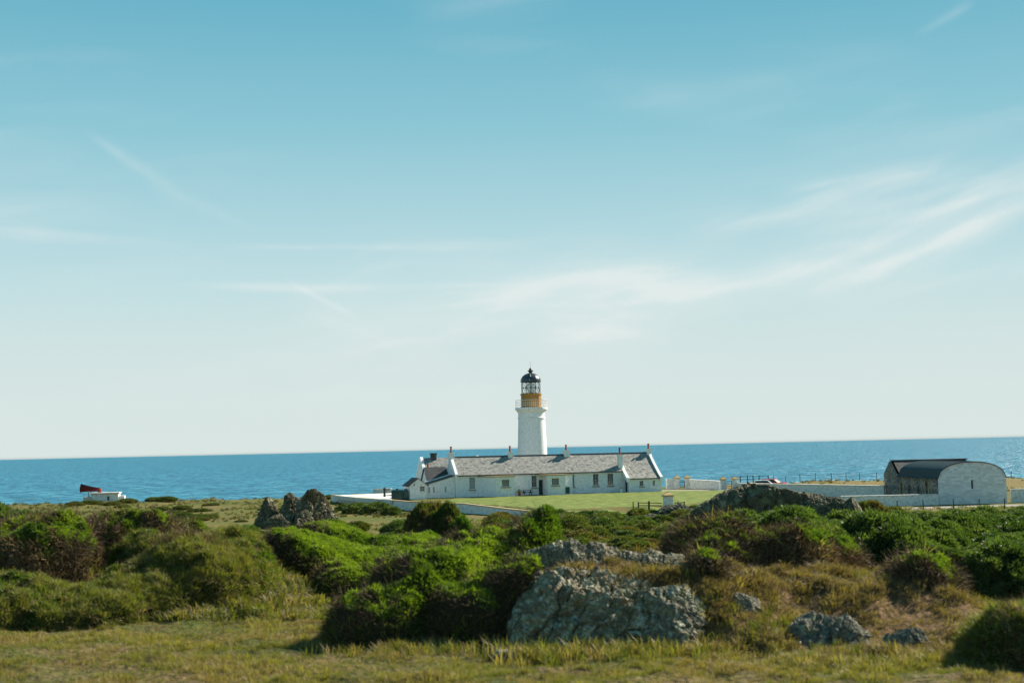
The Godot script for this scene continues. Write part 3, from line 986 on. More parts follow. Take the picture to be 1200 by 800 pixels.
func build_tower() -> void:
	var c := at(624, 535, 228)
	c.y = 0.0
	var o := thing("lighthouse", "tall round white lighthouse tower with ochre lantern base and dark dome", "lighthouse", c)
	var b := MB.new()
	var prof := [Vector2(2.72, -0.6), Vector2(2.62, 1.0)]
	for i in 12:
		var t := i / 11.0
		prof.append(Vector2(2.60 - 0.47 * pow(t, 0.85), 1.0 + t * 10.35))
	b.lathe(prof, 64)
	part(o, "tower_shaft", b.mesh(), M.tower_white)
	b = MB.new()
	b.lathe([Vector2(2.05, 11.30), Vector2(2.24, 11.36), Vector2(2.24, 11.52), Vector2(2.13, 11.58), Vector2(2.15, 12.25), Vector2(2.3, 12.5), Vector2(2.52, 12.78), Vector2(2.6, 12.82), Vector2(2.6, 13.12), Vector2(0.5, 13.14)], 64)
	var gal := part(o, "gallery", b.mesh(), M.tower_white)
	for y in [13.5, 13.85, 14.3]:
		b = MB.new()
		b.lathe([Vector2(2.46, y), Vector2(2.46, y + 0.05), Vector2(2.51, y + 0.05), Vector2(2.51, y), Vector2(2.46, y)], 48)
		part(gal, "rail", b.mesh(), M.white_paint)
	var ball := MB.new()
	ball.tube(Vector3(0, 13.1, 0), Vector3(0, 14.3, 0), 0.017, 0.017, 6)
	var bm := ball.mesh()
	for i in 48:
		var a := TAU * i / 48
		var s := part(gal, "baluster", bm, M.white_paint)
		s.position = Vector3(cos(a) * 2.485, 0, sin(a) * 2.485)
	# ochre lantern base
	b = MB.new()
	b.lathe([Vector2(1.62, 13.12), Vector2(1.68, 13.16), Vector2(1.68, 13.3), Vector2(1.62, 13.34), Vector2(1.62, 15.1), Vector2(1.76, 15.2), Vector2(1.76, 15.32), Vector2(1.5, 15.36)], 48)
	var mur := part(o, "lantern_base", b.mesh(), M.ochre)
	b = MB.new()
	for i in 12:
		var a := TAU * (i + 0.5) / 12
		var u := Vector3(cos(a), 0, sin(a))
		b.tube(u * 1.63 + Vector3(0, 13.34, 0), u * 1.63 + Vector3(0, 15.1, 0), 0.035, 0.035, 6)
	part(mur, "rib", b.mesh(), M.ochre)
	# glazing
	var y0 := 15.36
	var y1 := 17.25
	var ym := (y0 + y1) / 2.0
	for i in 12:
		var a := TAU * i / 12
		var e := TAU * (i + 1) / 12
		var u := Vector3(cos(a), 0, sin(a)) * 1.5
		var w := Vector3(cos(e), 0, sin(e)) * 1.5
		for yy in [[y0, ym], [ym, y1]]:
			b = MB.new()
			b.quad(u + Vector3(0, yy[0], 0), u + Vector3(0, yy[1], 0), w + Vector3(0, yy[1], 0), w + Vector3(0, yy[0], 0), u + w)
			part(o, "pane", b.mesh(), M.glass)
		b = MB.new()
		b.tube(u + Vector3(0, y0, 0), w + Vector3(0, ym, 0), 0.028, 0.028, 5)
		b.tube(w + Vector3(0, ym, 0), u + Vector3(0, y1, 0), 0.028, 0.028, 5)
		b.tube(u + Vector3(0, y0, 0), u + Vector3(0, y1, 0), 0.035, 0.035, 6)
		part(o, "glazing_bar", b.mesh(), M.dark_iron)
	for y in [ym - 0.035, y0, y1 - 0.08]:
		b = MB.new()
		b.lathe([Vector2(1.47, y), Vector2(1.47, y + 0.07), Vector2(1.55, y + 0.07), Vector2(1.55, y), Vector2(1.47, y)], 24)
		part(o, "glazing_ring", b.mesh(), M.dark_iron)
	b = MB.new()
	var pr := [Vector2(0.1, 15.4), Vector2(0.5, 15.5)]
	for i in 14:
		var t := i / 13.0
		pr.append(Vector2(0.55 + 0.4 * sin(t * PI) + 0.04 * (i % 2), 15.6 + t * 1.4))
	pr.append(Vector2(0.1, 17.1))
	b.lathe(pr, 20, Vector3.ZERO, false)
	part(o, "lens", b.mesh(), M.lens_glass)
	b = MB.new()
	b.tube(Vector3(0, 15.36, 0), Vector3(0, 16.9, 0), 0.12, 0.08, 8)
	part(o, "lamp_pedestal", b.mesh(), M.dark_iron)
	# dome
	b = MB.new()
	pr = [Vector2(1.52, 17.22), Vector2(1.66, 17.22), Vector2(1.66, 17.36)]
	for i in 11:
		var t := i / 10.0 * PI / 2.0
		pr.append(Vector2(maxf(1.6 * cos(t), 0.2), 17.36 + 1.28 * sin(t)))
	b.lathe(pr, 32)
	var dome := part(o, "dome", b.mesh(), M.dome_metal)
	b = MB.new()
	for i in 12:
		var a := TAU * i / 12
		for k in 6:
			var t0 := k / 6.0 * 1.4
			var t1 := (k + 1) / 6.0 * 1.4
			b.tube(Vector3(cos(a) * 1.61 * cos(t0), 17.36 + 1.29 * sin(t0), sin(a) * 1.61 * cos(t0)), Vector3(cos(a) * 1.61 * cos(t1), 17.36 + 1.29 * sin(t1), sin(a) * 1.61 * cos(t1)), 0.03, 0.03, 5)
	part(dome, "rib", b.mesh(), M.dome_metal)
	b = MB.new()
	b.lathe([Vector2(0.26, 18.55), Vector2(0.26, 18.85), Vector2(0.46, 18.92), Vector2(0.46, 19.05), Vector2(0.3, 19.12), Vector2(0.2, 19.2), Vector2(0.24, 19.32), Vector2(0.16, 19.44), Vector2(0.01, 19.5)], 16)
	part(dome, "ventilator", b.mesh(), M.dark_iron)
	b = MB.new()
	b.tube(Vector3(0, 19.45, 0), Vector3(0, 20.5, 0), 0.022, 0.012, 5)
	part(dome, "lightning_rod", b.mesh(), M.dark_iron)
	b = MB.new()
	b.tube(Vector3(-0.1, 18.6, 0.75), Vector3(-0.22, 17.4, 1.68), 0.05, 0.05, 5)
	part(dome, "ladder", b.mesh(), M.chrome)

func build_barn() -> void:
	var g := -0.85
	var c := at(1101, 591, 165)
	var e := at(1181, 588, 165)
	var W := e.x - c.x
	c.y = g
	var deep := 17.0
	var o := thing("curved_roof_barn", "barn with white painted stone gable and dark curved sheet roof", "barn", c)
	# arch
	var arch := []
	for i in 25:
		var t := i / 24.0
		var a := lerpf(-1.0, 1.0, t)
		arch.append(Vector2(t * W, 3.0 + 1.82 * sqrt(maxf(0.0, 1.0 - pow(absf(a), 2.2)))))
	var b := MB.new()
	# front gable with a slit
	var back := MB.new()
	var sx0 := W * 0.485
	var sx1 := W * 0.515
	for i in 24:
		var p: Vector2 = arch[i]
		var q: Vector2 = arch[i + 1]
		b.quad(Vector3(p.x, 3.0, 0), Vector3(p.x, p.y, 0), Vector3(q.x, q.y, 0), Vector3(q.x, 3.0, 0), Vector3(0, 0, 1))
		back.quad(Vector3(p.x, -0.6, -deep), Vector3(p.x, p.y, -deep), Vector3(q.x, q.y, -deep), Vector3(q.x, -0.6, -deep), Vector3(0, 0, -1))
	pierced(b, 0, W, -0.6, 3.0, 0, [[sx0, sx1, 1.75, 2.75]], 0.4)
	part(o, "gable_wall", b.mesh(), M.painted_rubble)
	part(o, "rear_wall", back.mesh(), M.rubble)
	b = MB.new()
	b.box(Vector3(sx0 + 0.004, 1.754, -0.35), Vector3(sx1 - 0.004, 2.746, -0.25))
	part(o, "slit_window", b.mesh(), M.dark_door)
	# side walls of bare stone with real openings: looking to -x
	var side := MB.new()
	side.xf = Transform3D(Basis(Vector3.UP, -PI / 2), Vector3.ZERO)
	var holes := [[-16.2, -15.2, 0.0, 2.1], [-12.7, -11.7, 0.0, 1.95], [-8.7, -7.7, 0.0, 1.95], [-5.2, -4.2, 0.0, 2.6]]
	pierced(side, -deep, 0, -0.6, 3.0, 0.0, holes, 0.45)
	side.xf = Transform3D.IDENTITY
	side.quad(Vector3(W, -0.6, 0), Vector3(W, 3.0, 0), Vector3(W, 3.0, -deep), Vector3(W, -0.6, -deep), Vector3(1, 0, 0))
	part(o, "side_wall", side.mesh(), M.rubble)
	for i in holes.size():
		var h: Array = holes[i]
		b = MB.new()
		b.box(Vector3(0.3, h[2], h[0] + 0.004), Vector3(0.38, h[3] - 0.004, h[1] - 0.004))
		part(o, "door", b.mesh(), M.blue_door if i in [1, 2] else M.dark_door)
		if i in [0, 3]:
			b = MB.new()
			b.box(Vector3(-0.012, -0.1, h[1] + 0.003), Vector3(0.05, h[3], h[1] + 0.32))
			b.box(Vector3(-0.012, -0.1, h[0] - 0.32), Vector3(0.05, h[3], h[0] - 0.003))
			part(o, "door_jamb", b.mesh(), M.sill_stone)
	# roof: two layers of arch
	b = MB.new()
	for i in 24:
		var p: Vector2 = arch[i]
		var q: Vector2 = arch[i + 1]
		var lift := 0.06
		b.slab(Vector3(p.x, p.y + lift, 0.14), Vector3(q.x, q.y + lift, 0.14), Vector3(q.x, q.y + lift, -deep - 0.1), Vector3(p.x, p.y + lift, -deep - 0.1), 0.07)
	b.slab(Vector3(-0.3, 2.98, 0.14), Vector3(0.0, 3.07, 0.14), Vector3(0.0, 3.07, -deep - 0.1), Vector3(-0.3, 2.98, -deep - 0.1), 0.07)
	b.slab(Vector3(W + 0.3, 2.98, 0.14), Vector3(W, 3.07, 0.14), Vector3(W, 3.07, -deep - 0.1), Vector3(W + 0.3, 2.98, -deep - 0.1), 0.07)
	var roof := part(o, "roof", b.mesh(), M.roof_steel)
	b = MB.new()
	for k in 17:
		var z := 0.0 - k * 1.02
		for i in 24:
			var p: Vector2 = arch[i]
			var q: Vector2 = arch[i + 1]
			b.tube(Vector3(p.x, p.y + 0.065, z), Vector3(q.x, q.y + 0.065, z), 0.022, 0.022, 4, false)
	part(roof, "seam", b.mesh(), M.roof_steel)
	# ---- stone byre across its far end
	var byre_at := c + Vector3(0.0, 0, -deep - 0.15)
	var y := thing("stone_byre", "bare stone byre with flat dark ridge behind the curved-roof barn", "barn", byre_at)
	var bl := 9.6
	b = MB.new()
	var pf := [Vector2(0, -0.6), Vector2(0, 3.1), Vector2(-3.0, 4.75), Vector2(-4.0, 4.75), Vector2(-7.0, 3.1), Vector2(-7.0, -0.6)]
	b.cap(pf, 0.0, -1.0)
	b.cap(pf, bl, 1.0)
	b.quad(Vector3(0, -0.6, 0), Vector3(0, 3.1, 0), Vector3(bl, 3.1, 0), Vector3(bl, -0.6, 0), Vector3(0, 0, 1))
	b.quad(Vector3(0, -0.6, -7), Vector3(0, 3.1, -7), Vector3(bl, 3.1, -7), Vector3(bl, -0.6, -7), Vector3(0, 0, -1))
	part(y, "wall", b.mesh(), M.rubble)
	b = MB.new()
	roof_sheet(b, [Vector2(0.15, 3.02), Vector2(-3.0, 4.75), Vector2(-4.0, 4.75), Vector2(-7.15, 3.02)], 0.25, bl + 0.1, 0.08)
	part(y, "roof", b.mesh(), M.dark_slate)
	b = MB.new()
	b.box(Vector3(0.1, 4.835, -4.1), Vector3(bl + 0.3, 4.95, -2.9))
	part(y, "ridge", b.mesh(), M.dark_slate)

# a free-standing wall following the ground, from p to q (top heights above y are given), with a coping
func garden_wall(label: String, pts: Array, height: float, thick: float, cap_m: Material, group := "") -> void:
	var base: Vector3 = pts[0]
	var o := thing("garden_wall", label, "wall", base, 0.0, group)
	var w := MB.new()
	var cp := MB.new()
	for i in pts.size() - 1:
		var p: Vector3 = pts[i] - base
		var q: Vector3 = pts[i + 1] - base
		var dir := Vector3(q.x - p.x, 0, q.z - p.z).normalized()
		var s := Vector3(-dir.z, 0, dir.x) * thick / 2.0
		w.slab(p + s, q + s, q - s, p - s, height)
		s *= 1.0 + 0.08 / thick * 2.0
		var up := Vector3(0, 0.09, 0)
		cp.slab(p + s + up, q + s + up, q - s + up, p - s + up, 0.088)
	part(o, "masonry", w.mesh(), M.wall_white)
	part(o, "coping", cp.mesh(), cap_m)

func gate_pillar(label: String, p: Vector3, w: float, h: float, group := "") -> Node3D:
	var o := thing("gate_pillar", label, "pillar", p, 0.1, group)
	var b := MB.new()
	b.box(Vector3(-w / 2, -0.5, -w / 2), Vector3(w / 2, h, w / 2))
	part(o, "shaft", b.mesh(), M.wall_white)
	b = MB.new()
	var k := w / 2 + 0.13
	b.box(Vector3(-k, h + 0.002, -k), Vector3(k, h + 0.14, k))
	var t := w * 0.13
	for a in [[-1, -1, 1, -1], [1, -1, 1, 1], [1, 1, -1, 1], [-1, 1, -1, -1]]:
		b.quad(Vector3(a[0] * k, h + 0.14, a[1] * k), Vector3(a[2] * k, h + 0.14, a[3] * k), Vector3(a[2] * t, h + 0.46, a[3] * t), Vector3(a[0] * t, h + 0.46, a[1] * t), Vector3((a[0] + a[2]) * 0.5, 0.8, (a[1] + a[3]) * 0.5))
	b.box(Vector3(-t, h + 0.40, -t), Vector3(t, h + 0.5, t))
	part(o, "cap", b.mesh(), M.sand_stone)
	return o

func wooden_post(label: String, p: Vector3, h: float, r: float, group: String) -> void:
	var o := MeshInstance3D.new()
	o.name = numbered("fence_post")
	var b := MB.new()
	b.tube(Vector3(0, -0.3, 0), Vector3(rng.randf_range(-0.05, 0.05), h, rng.randf_range(-0.05, 0.05)), r, r * 0.9, 7)
	o.mesh = b.mesh()
	o.material_override = M.weathered_wood
	add_child(o)
	o.position = p
	tag(o, label, "post", group)

func build_walls_and_yard(origin: Vector3, turn: float) -> void:
	# lawn, path, concrete
	sheet("lawn", [Vector2(-8.5, -199.5), Vector2(-9.6, -187.6), Vector2(-5.9, -182.6), Vector2(2.8, -165.2), Vector2(8, -161.0), Vector2(18, -162.5), Vector2(30, -170.5), Vector2(33, -204), Vector2(22, -208.6), Vector2(20, -206)], M.lawn_grass, 0.02, 2.5)
	sheet("path", [Vector2(-8.2, -203), Vector2(-7.9, -199.7), Vector2(20, -206.2), Vector2(22, -208.9), Vector2(33, -204.3), Vector2(33.4, -210), Vector2(22, -213), Vector2(-8, -206)], M.tarmac, 0.012, 2.5)
	sheet("road", [Vector2(37, -155.2), Vector2(80, -159.5), Vector2(80, -163.4), Vector2(37, -159.5)], M.tarmac, 0.012, 2.5)
	var yd := MB.new()
	var pa := at(392, 580.2, 214)
	var pb := at(459, 577.6, 222)
	var pc := at(459, 585.5, 195)
	var pd := at(420, 583.0, 202)
	yd.slab(pa, pb, pc, pd, 0.6)
	structure("concrete_yard", yd.mesh(), M.concrete)

	# front garden wall
	var line := []
	for a in [[389, 580.2, 217], [430, 583.6, 203.5], [480, 588.0, 191], [545, 590.4, 181.5], [600, 597.0, 170], [632, 600.2, 164], [668, 599.6, 163]]:
		line.append(at(a[0], a[1], a[2]))
	garden_wall("low white retaining wall with tan coping along the front of the lawn", line, 1.35, 0.4, M.sill_stone)
	garden_wall("short white wall behind the green tanks at the seaward side of the yard", [at(437, 573.5, 224), at(459, 572.6, 224)], 1.3, 0.4, M.wall_white)
	# gate pillars and walls at the right of the cottage
	var p1 := at(793.7, 571, 217)
	var p2 := at(805.7, 571, 217)
	var p3 := at(847.7, 573, 209)
	var p4 := at(861.5, 573, 209)
	for p in [p1, p2, p3, p4]:
		p.y = 0.0
	p1.y = 0.0; p2.y = 0.0; p3.y = 0.0; p4.y = 0.0
	gate_pillar("white gate pillar with tan pyramid cap nearest the cottage row", p1, 0.72, 1.55)
	gate_pillar("white gate pillar with tan cap across the narrow gate from the cottage row", p2, 0.72, 1.55)
	gate_pillar("white gate pillar with tan cap at the driveway gap, cottage side", p3, 0.75, 1.4)
	gate_pillar("white gate pillar with tan cap at the driveway gap, barn side", p4, 0.75, 1.4)
	garden_wall("short white wall between the cottage row and the first gate pillar", [at(781, 561.8, 216.5), at(790.5, 561.8, 217)], 1.45, 0.35, M.wall_white)
	garden_wall("white wall between the narrow gate and the driveway gap", [at(809.2, 562.2, 216.8), at(830, 563.2, 213), at(844.5, 564.2, 209.5)], 1.4, 0.35, M.wall_white)
	var p5 := at(865, 566.3, 208.6)
	garden_wall("long white field wall from the driveway gap to the stone byre", [p5, at(905, 567.2, 203), at(960, 568.2, 196), at(1037, 569.5, 188)], 1.6, 0.4, M.wall_white)
	garden_wall("white wall running up to the corner of the white barn gable", [at(986, 582.0, 163.6), at(1040, 580.9, 163.8), at(1099.5, 579.6, 164.4)], 1.6, 0.4, M.wall_white)
	garden_wall("white wall continuing beyond the curved-roof barn", [at(1184.5, 573.6, 166), at(1215, 573.0, 166), at(1262, 572, 166)], 1.9, 0.4, M.wall_white)
	# gates
	for a in [[p1, p2, "dark iron gate between the two pillars beside the cottage row"], [p3, p4, "dark field gate standing in the driveway gap"]]:
		var pA: Vector3 = a[0] + Vector3(0.42, 0, 0)
		var pB: Vector3 = a[1] - Vector3(0.42, 0, 0)
		var g := thing("gate", a[2], "gate", pA)
		var q := pB - pA
		var fr := MB.new()
		for k in [0.02, 0.98]:
			fr.tube(q * k + Vector3(0, 0.1, 0), q * k + Vector3(0, 1.3, 0), 0.05, 0.05, 6)
		part(g, "stile", fr.mesh(), M.dark_wood)
		for yy in [0.25, 0.5, 0.75, 1.0, 1.25]:
			fr = MB.new()
			fr.tube(q * 0.02 + Vector3(0, yy, 0), q * 0.98 + Vector3(0, yy, 0), 0.035, 0.035, 6)
			part(g, "rail", fr.mesh(), M.dark_wood)
	# paddock fence behind the driveway
	var fp := []
	for u in [814, 831, 846, 868, 876.5, 883, 890, 901]:
		fp.append(at(u, 566, 226))
	for i in fp.size():
		var q: Vector3 = fp[i]
		q.y = -0.2
		wooden_post("dark wooden post of the rail fence behind the white driveway wall", q, 1.75 if i > 2 else 1.35, 0.09, "rail fence posts")
	var rl := thing("fence_rail", "dark top rail of the fence behind the white driveway wall", "rail", Vector3(fp[3].x, 0, fp[3].z))
	var rb := MB.new()
	for yy in [0.95, 1.4]:
		rb.tube(Vector3(0, yy, 0), Vector3(fp[7].x - fp[3].x, yy, fp[7].z - fp[3].z), 0.045, 0.045, 6)
	part(rl, "rail", rb.mesh(), M.dark_wood)
	# wire fence along the barn road
	for u in [1052, 1083, 1118, 1148, 1178, 1209]:
		var q := on_ground(u, 596, 151.5)
		wooden_post("weathered fence post beside the road in front of the white barn gable", q, 1.15, 0.06, "roadside fence posts")
	# far field fence on the skyline
	for u in [907, 921, 938, 956, 975, 992, 1008, 1028, 1186, 1203]:
		var q := on_ground(u, 562, 232)
		wooden_post("thin grey fence post in the field on the shore side", q, 1.35, 0.05, "shore field fence posts")
	var wire := thing("fence_wire", "thin wire strung along the shore field fence posts", "wire", on_ground(907, 562, 232))
	var wb := MB.new()
	var q0 := on_ground(907, 562, 232)
	for yy in [0.8, 1.2]:
		for pr in [[907, 1028]]:
			wb.tube(Vector3(0, yy, 0), on_ground(pr[1], 562, 232) - q0 + Vector3(0, yy, 0), 0.01, 0.01, 4)
	part(wire, "strand", wb.mesh(), M.dark_iron)
	# pillar and rails at the lawn's edge
	var lp := at(783, 588, 160)
	lp.y = -0.95
	gate_pillar("squat white pillar with tan cap among the gorse at the lawn's edge", lp, 0.95, 1.95)
	for a in [[742.0, 1.1, 0.07], [748.5, 1.05, 0.09], [760.5, 1.15, 0.13], [795, 1.0, 0.07], [802, 1.0, 0.07]]:
		var q := at(a[0], 593, 163)
		q.y = -0.75
		wooden_post("dark stubby post of the rail fence at the lawn's front edge", q, a[1], a[2], "lawn edge posts")
	rl = thing("fence_rail", "dark rail along the lawn's front edge beside the squat pillar", "rail", at(748, 591, 163))
	rb = MB.new()
	var rq := at(748, 591, 163)
	for a in [[748, 589, 776, 589.6], [748, 592, 776, 592.6], [790, 589.3, 803, 588.5]]:
		rb.tube(at(a[0], a[1], 163) - rq, at(a[2], a[3], 163) - rq, 0.05, 0.05, 6)
	part(rl, "rail", rb.mesh(), M.dark_wood)

	# tanks in the yard
	for a in [[465.6, 199.0, 1.55, 1.5, M.green_plastic, "dark green plastic oil tank behind the retaining wall"], [475.3, 200.5, 0.72, 1.4, M.pale_green, "pale green ribbed tank beside the small gabled shed"]]:
		var tp := at(a[0], 586, a[1])
		tp.y = -0.15
		var w: float = a[2]
		var h: float = a[3]
		var tk := thing("oil_tank", a[5], "tank", tp)
		var tb := MB.new()
		var sec := []
		for i in 16:
			var t := TAU * i / 16
			sec.append(Vector2(signf(cos(t)) * pow(absf(cos(t)), 0.35) * 0.7, h * 0.5 + signf(sin(t)) * pow(absf(sin(t)), 0.35) * h * 0.5))
		tb.prism(sec, -w / 2, w / 2)
		var body := part(tk, "tank_body", tb.mesh(), a[4])
		tb = MB.new()
		var nr := 5 if w > 1 else 3
		for i in nr:
			var x := lerpf(-w / 2 + 0.15, w / 2 - 0.15, i / float(nr - 1))
			tb.box(Vector3(x - 0.05, 0.15, -0.74), Vector3(x + 0.05, h - 0.12, 0.74))
		part(body, "rib", tb.mesh(), a[4])
		tb = MB.new()
		tb.lathe([Vector2(0.2, h - 0.02), Vector2(0.2, h + 0.12), Vector2(0.01, h + 0.15)], 12)
		part(tk, "lid", tb.mesh(), M.dark_iron)
	# yard clutter: dark pump post by the tanks
	var pq := at(450.5, 580, 206)
	pq.y = 0.2
	var pump := thing("pump_post", "small dark pump post standing before the short seaward wall", "pump", pq)
	var ppb := MB.new()
	ppb.lathe([Vector2(0.16, -0.4), Vector2(0.16, 0.9), Vector2(0.22, 0.95), Vector2(0.2, 1.2), Vector2(0.02, 1.3)], 10)
	part(pump, "barrel", ppb.mesh(), M.dark_iron)
	ppb = MB.new()
	ppb.tube(Vector3(0, 0.95, 0), Vector3(0.75, 1.0, 0), 0.06, 0.06, 6)
	part(pump, "spout", ppb.mesh(), M.dark_iron)

	# by the house front (its own axes)
	var frame := Transform3D(Basis(Vector3.UP, turn), origin)
	var bin := thing("wheelie_bin", "green wheeled bin beside the second porch", "bin", frame * Vector3(15.85, 0.02, 1.9), turn)
	var bb := MB.new()
	bb.slab(Vector3(-0.29, 0.98, -0.34), Vector3(0.29, 0.98, -0.34), Vector3(0.29, 0.98, 0.34), Vector3(-0.29, 0.98, 0.34), 0.88)
	part(bin, "bin_body", bb.mesh(), M.green_plastic)
	bb = MB.new()
	bb.slab(Vector3(-0.32, 1.08, -0.4), Vector3(0.32, 1.08, -0.4), Vector3(0.32, 1.03, 0.38), Vector3(-0.32, 1.03, 0.38), 0.05)
	part(bin, "lid", bb.mesh(), M.green_plastic)
	for s in [-1, 1]:
		bb = MB.new()
		bb.tube(Vector3(s * 0.27, 0.11, -0.33), Vector3(s * 0.31, 0.11, -0.33), 0.11, 0.11, 12)
		part(bin, "wheel", bb.mesh(), M.rubber)
	var tbl := thing("picnic_table", "dark wooden picnic table on the path between the two porches", "table", frame * Vector3(10.1, 0.02, 1.4), turn)
	for i in 5:
		bb = MB.new()
		bb.box(Vector3(-0.75, 0.70, -0.36 + i * 0.15), Vector3(0.75, 0.74, -0.36 + i * 0.15 + 0.135))
		part(tbl, "tabletop_plank", bb.mesh(), M.dark_wood)
	for s in [-1, 1]:
		bb = MB.new()
		bb.box(Vector3(-0.75, 0.42, s * 0.7 - 0.13), Vector3(0.75, 0.46, s * 0.7 + 0.13))
		part(tbl, "bench_seat", bb.mesh(), M.dark_wood)
		bb = MB.new()
		bb.tube(Vector3(s * 0.5, 0.7, -0.15), Vector3(s * 0.5, 0, -0.6), 0.045, 0.045, 4)
		bb.tube(Vector3(s * 0.5, 0.7, 0.15), Vector3(s * 0.5, 0, 0.6), 0.045, 0.045, 4)
		bb.box(Vector3(s * 0.5 - 0.03, 0.35, -0.8), Vector3(s * 0.5 + 0.03, 0.42, 0.8))
		part(tbl, "leg_frame", bb.mesh(), M.dark_wood)
	var pot := thing("plant_pot", "red clay pot with a small green plant at the first porch corner", "plant pot", frame * Vector3(8.7, 0.02, 2.3))
	bb = MB.new()
	bb.lathe([Vector2(0.01, 0), Vector2(0.17, 0), Vector2(0.24, 0.42), Vector2(0.27, 0.44), Vector2(0.27, 0.5), Vector2(0.22, 0.5), Vector2(0.2, 0.4), Vector2(0.01, 0.4)], 16)
	part(pot, "pot", bb.mesh(), M.pot_clay)
	part(pot, "foliage", bush_mesh(70, 90, 6, 0.55, 0.5, 0.12, [Color(0.06, 0.12, 0.03)]), M.gorse_leaf).position = Vector3(0, 0.38, 0)
	var bol := thing("stone_bollard", "small white bollard with tan top by the cottage wing door", "bollard", frame * Vector3(24.0, 0.02, 1.7))
	bb = MB.new()
	bb.lathe([Vector2(0.24, 0), Vector2(0.2, 0.55), Vector2(0.01, 0.55)], 12)
	part(bol, "post", bb.mesh(), M.wall_white)
	bb = MB.new()
	bb.lathe([Vector2(0.24, 0.552), Vector2(0.24, 0.64), Vector2(0.05, 0.74), Vector2(0.01, 0.74)], 12)
	part(bol, "cap", bb.mesh(), M.sand_stone)

	# cars behind the driveway wall
	var ca := at(898, 572, 216)
	car("white hatchback parked behind the driveway wall in front of the red car", M.car_white, Vector3(ca.x, -0.42, ca.z), deg_to_rad(-12.0))
	ca = at(906.5, 572, 219)
	car("red car parked behind the driveway wall beside the white hatchback", M.car_red, Vector3(ca.x, -0.34, ca.z), deg_to_rad(-30.0))

	# fog signal at the shore
	var fg := at(121, 590, 236)
	fg.y = -1.6
	var hut := thing("foghorn_hut", "low white flat-roofed fog signal hut by the shore, red horn on top", "hut", fg, 0.15)
	var hb := MB.new()
	pierced(hb, -1.7, 2.5, -0.8, 2.35, 1.4, [[0.7, 1.1, 1.2, 1.95]], 0.2)
	hb.quad(Vector3(-1.7, -0.8, 1.4), Vector3(-1.7, 2.35, 1.4), Vector3(-1.7, 2.35, -1.4), Vector3(-1.7, -0.8, -1.4), Vector3(-1, 0, 0))
	hb.quad(Vector3(2.5, -0.8, 1.4), Vector3(2.5, 2.35, 1.4), Vector3(2.5, 2.35, -1.4), Vector3(2.5, -0.8, -1.4), Vector3(1, 0, 0))
	hb.quad(Vector3(-1.7, -0.8, -1.4), Vector3(-1.7, 2.35, -1.4), Vector3(2.5, 2.35, -1.4), Vector3(2.5, -0.8, -1.4), Vector3(0, 0, -1))
	hb.box(Vector3(2.5, -0.8, -1.0), Vector3(3.4, 1.95, 1.0))
	part(hut, "wall", hb.mesh(), M.wall_white)
	hb = MB.new()
	hb.box(Vector3(-1.9, 2.352, -1.6), Vector3(2.7, 2.55, 1.6))
	part(hut, "roof", hb.mesh(), M.concrete)
	hb = MB.new()
	hb.box(Vector3(-3.1, -0.8, -1.0), Vector3(-1.72, 1.9, 1.2))
	part(hut, "horn_plinth", hb.mesh(), M.rust_white)
	window(hut, [0.7, 1.1, 1.2, 1.95], 1.4, 1, 1, false)
	var horn := thing("foghorn", "dark red fog signal trumpet pointing seaward above the white hut", "foghorn", fg + Vector3(-2.0, 2.4, 0))
	hb = MB.new()
	hb.xf = Transform3D(Basis(Vector3(0, 0, 1), deg_to_rad(84.0)) , Vector3(1.3, 0.62, 0))
	hb.lathe([Vector2(0.3, 0.0), Vector2(0.34, 0.6), Vector2(0.42, 1.4), Vector2(0.52, 2.2), Vector2(0.66, 2.9), Vector2(0.74, 3.05), Vector2(0.66, 3.02), Vector2(0.45, 2.3)], 20)
	var hn := part(horn, "trumpet", hb.mesh(), M.horn_red)
	hb = MB.new()
	hb.lathe([Vector2(0.33, -0.75), Vector2(0.33, 0.7), Vector2(0.1, 0.8)], 14, Vector3(1.35, 0.0, 0))
	part(hn, "elbow", hb.mesh(), M.horn_red)
	hb = MB.new()
	hb.tube(Vector3(-0.5, -0.6, 0.3), Vector3(-0.4, 0.5, 0.2), 0.07, 0.07, 6)
	hb.tube(Vector3(-0.5, -0.6, -0.3), Vector3(-0.4, 0.5, -0.2), 0.07, 0.07, 6)
	hb.tube(Vector3(0.1, -0.6, 0.0), Vector3(-0.2, 0.5, 0.0), 0.07, 0.07, 6)
	part(horn, "stand", hb.mesh(), M.rust_white)

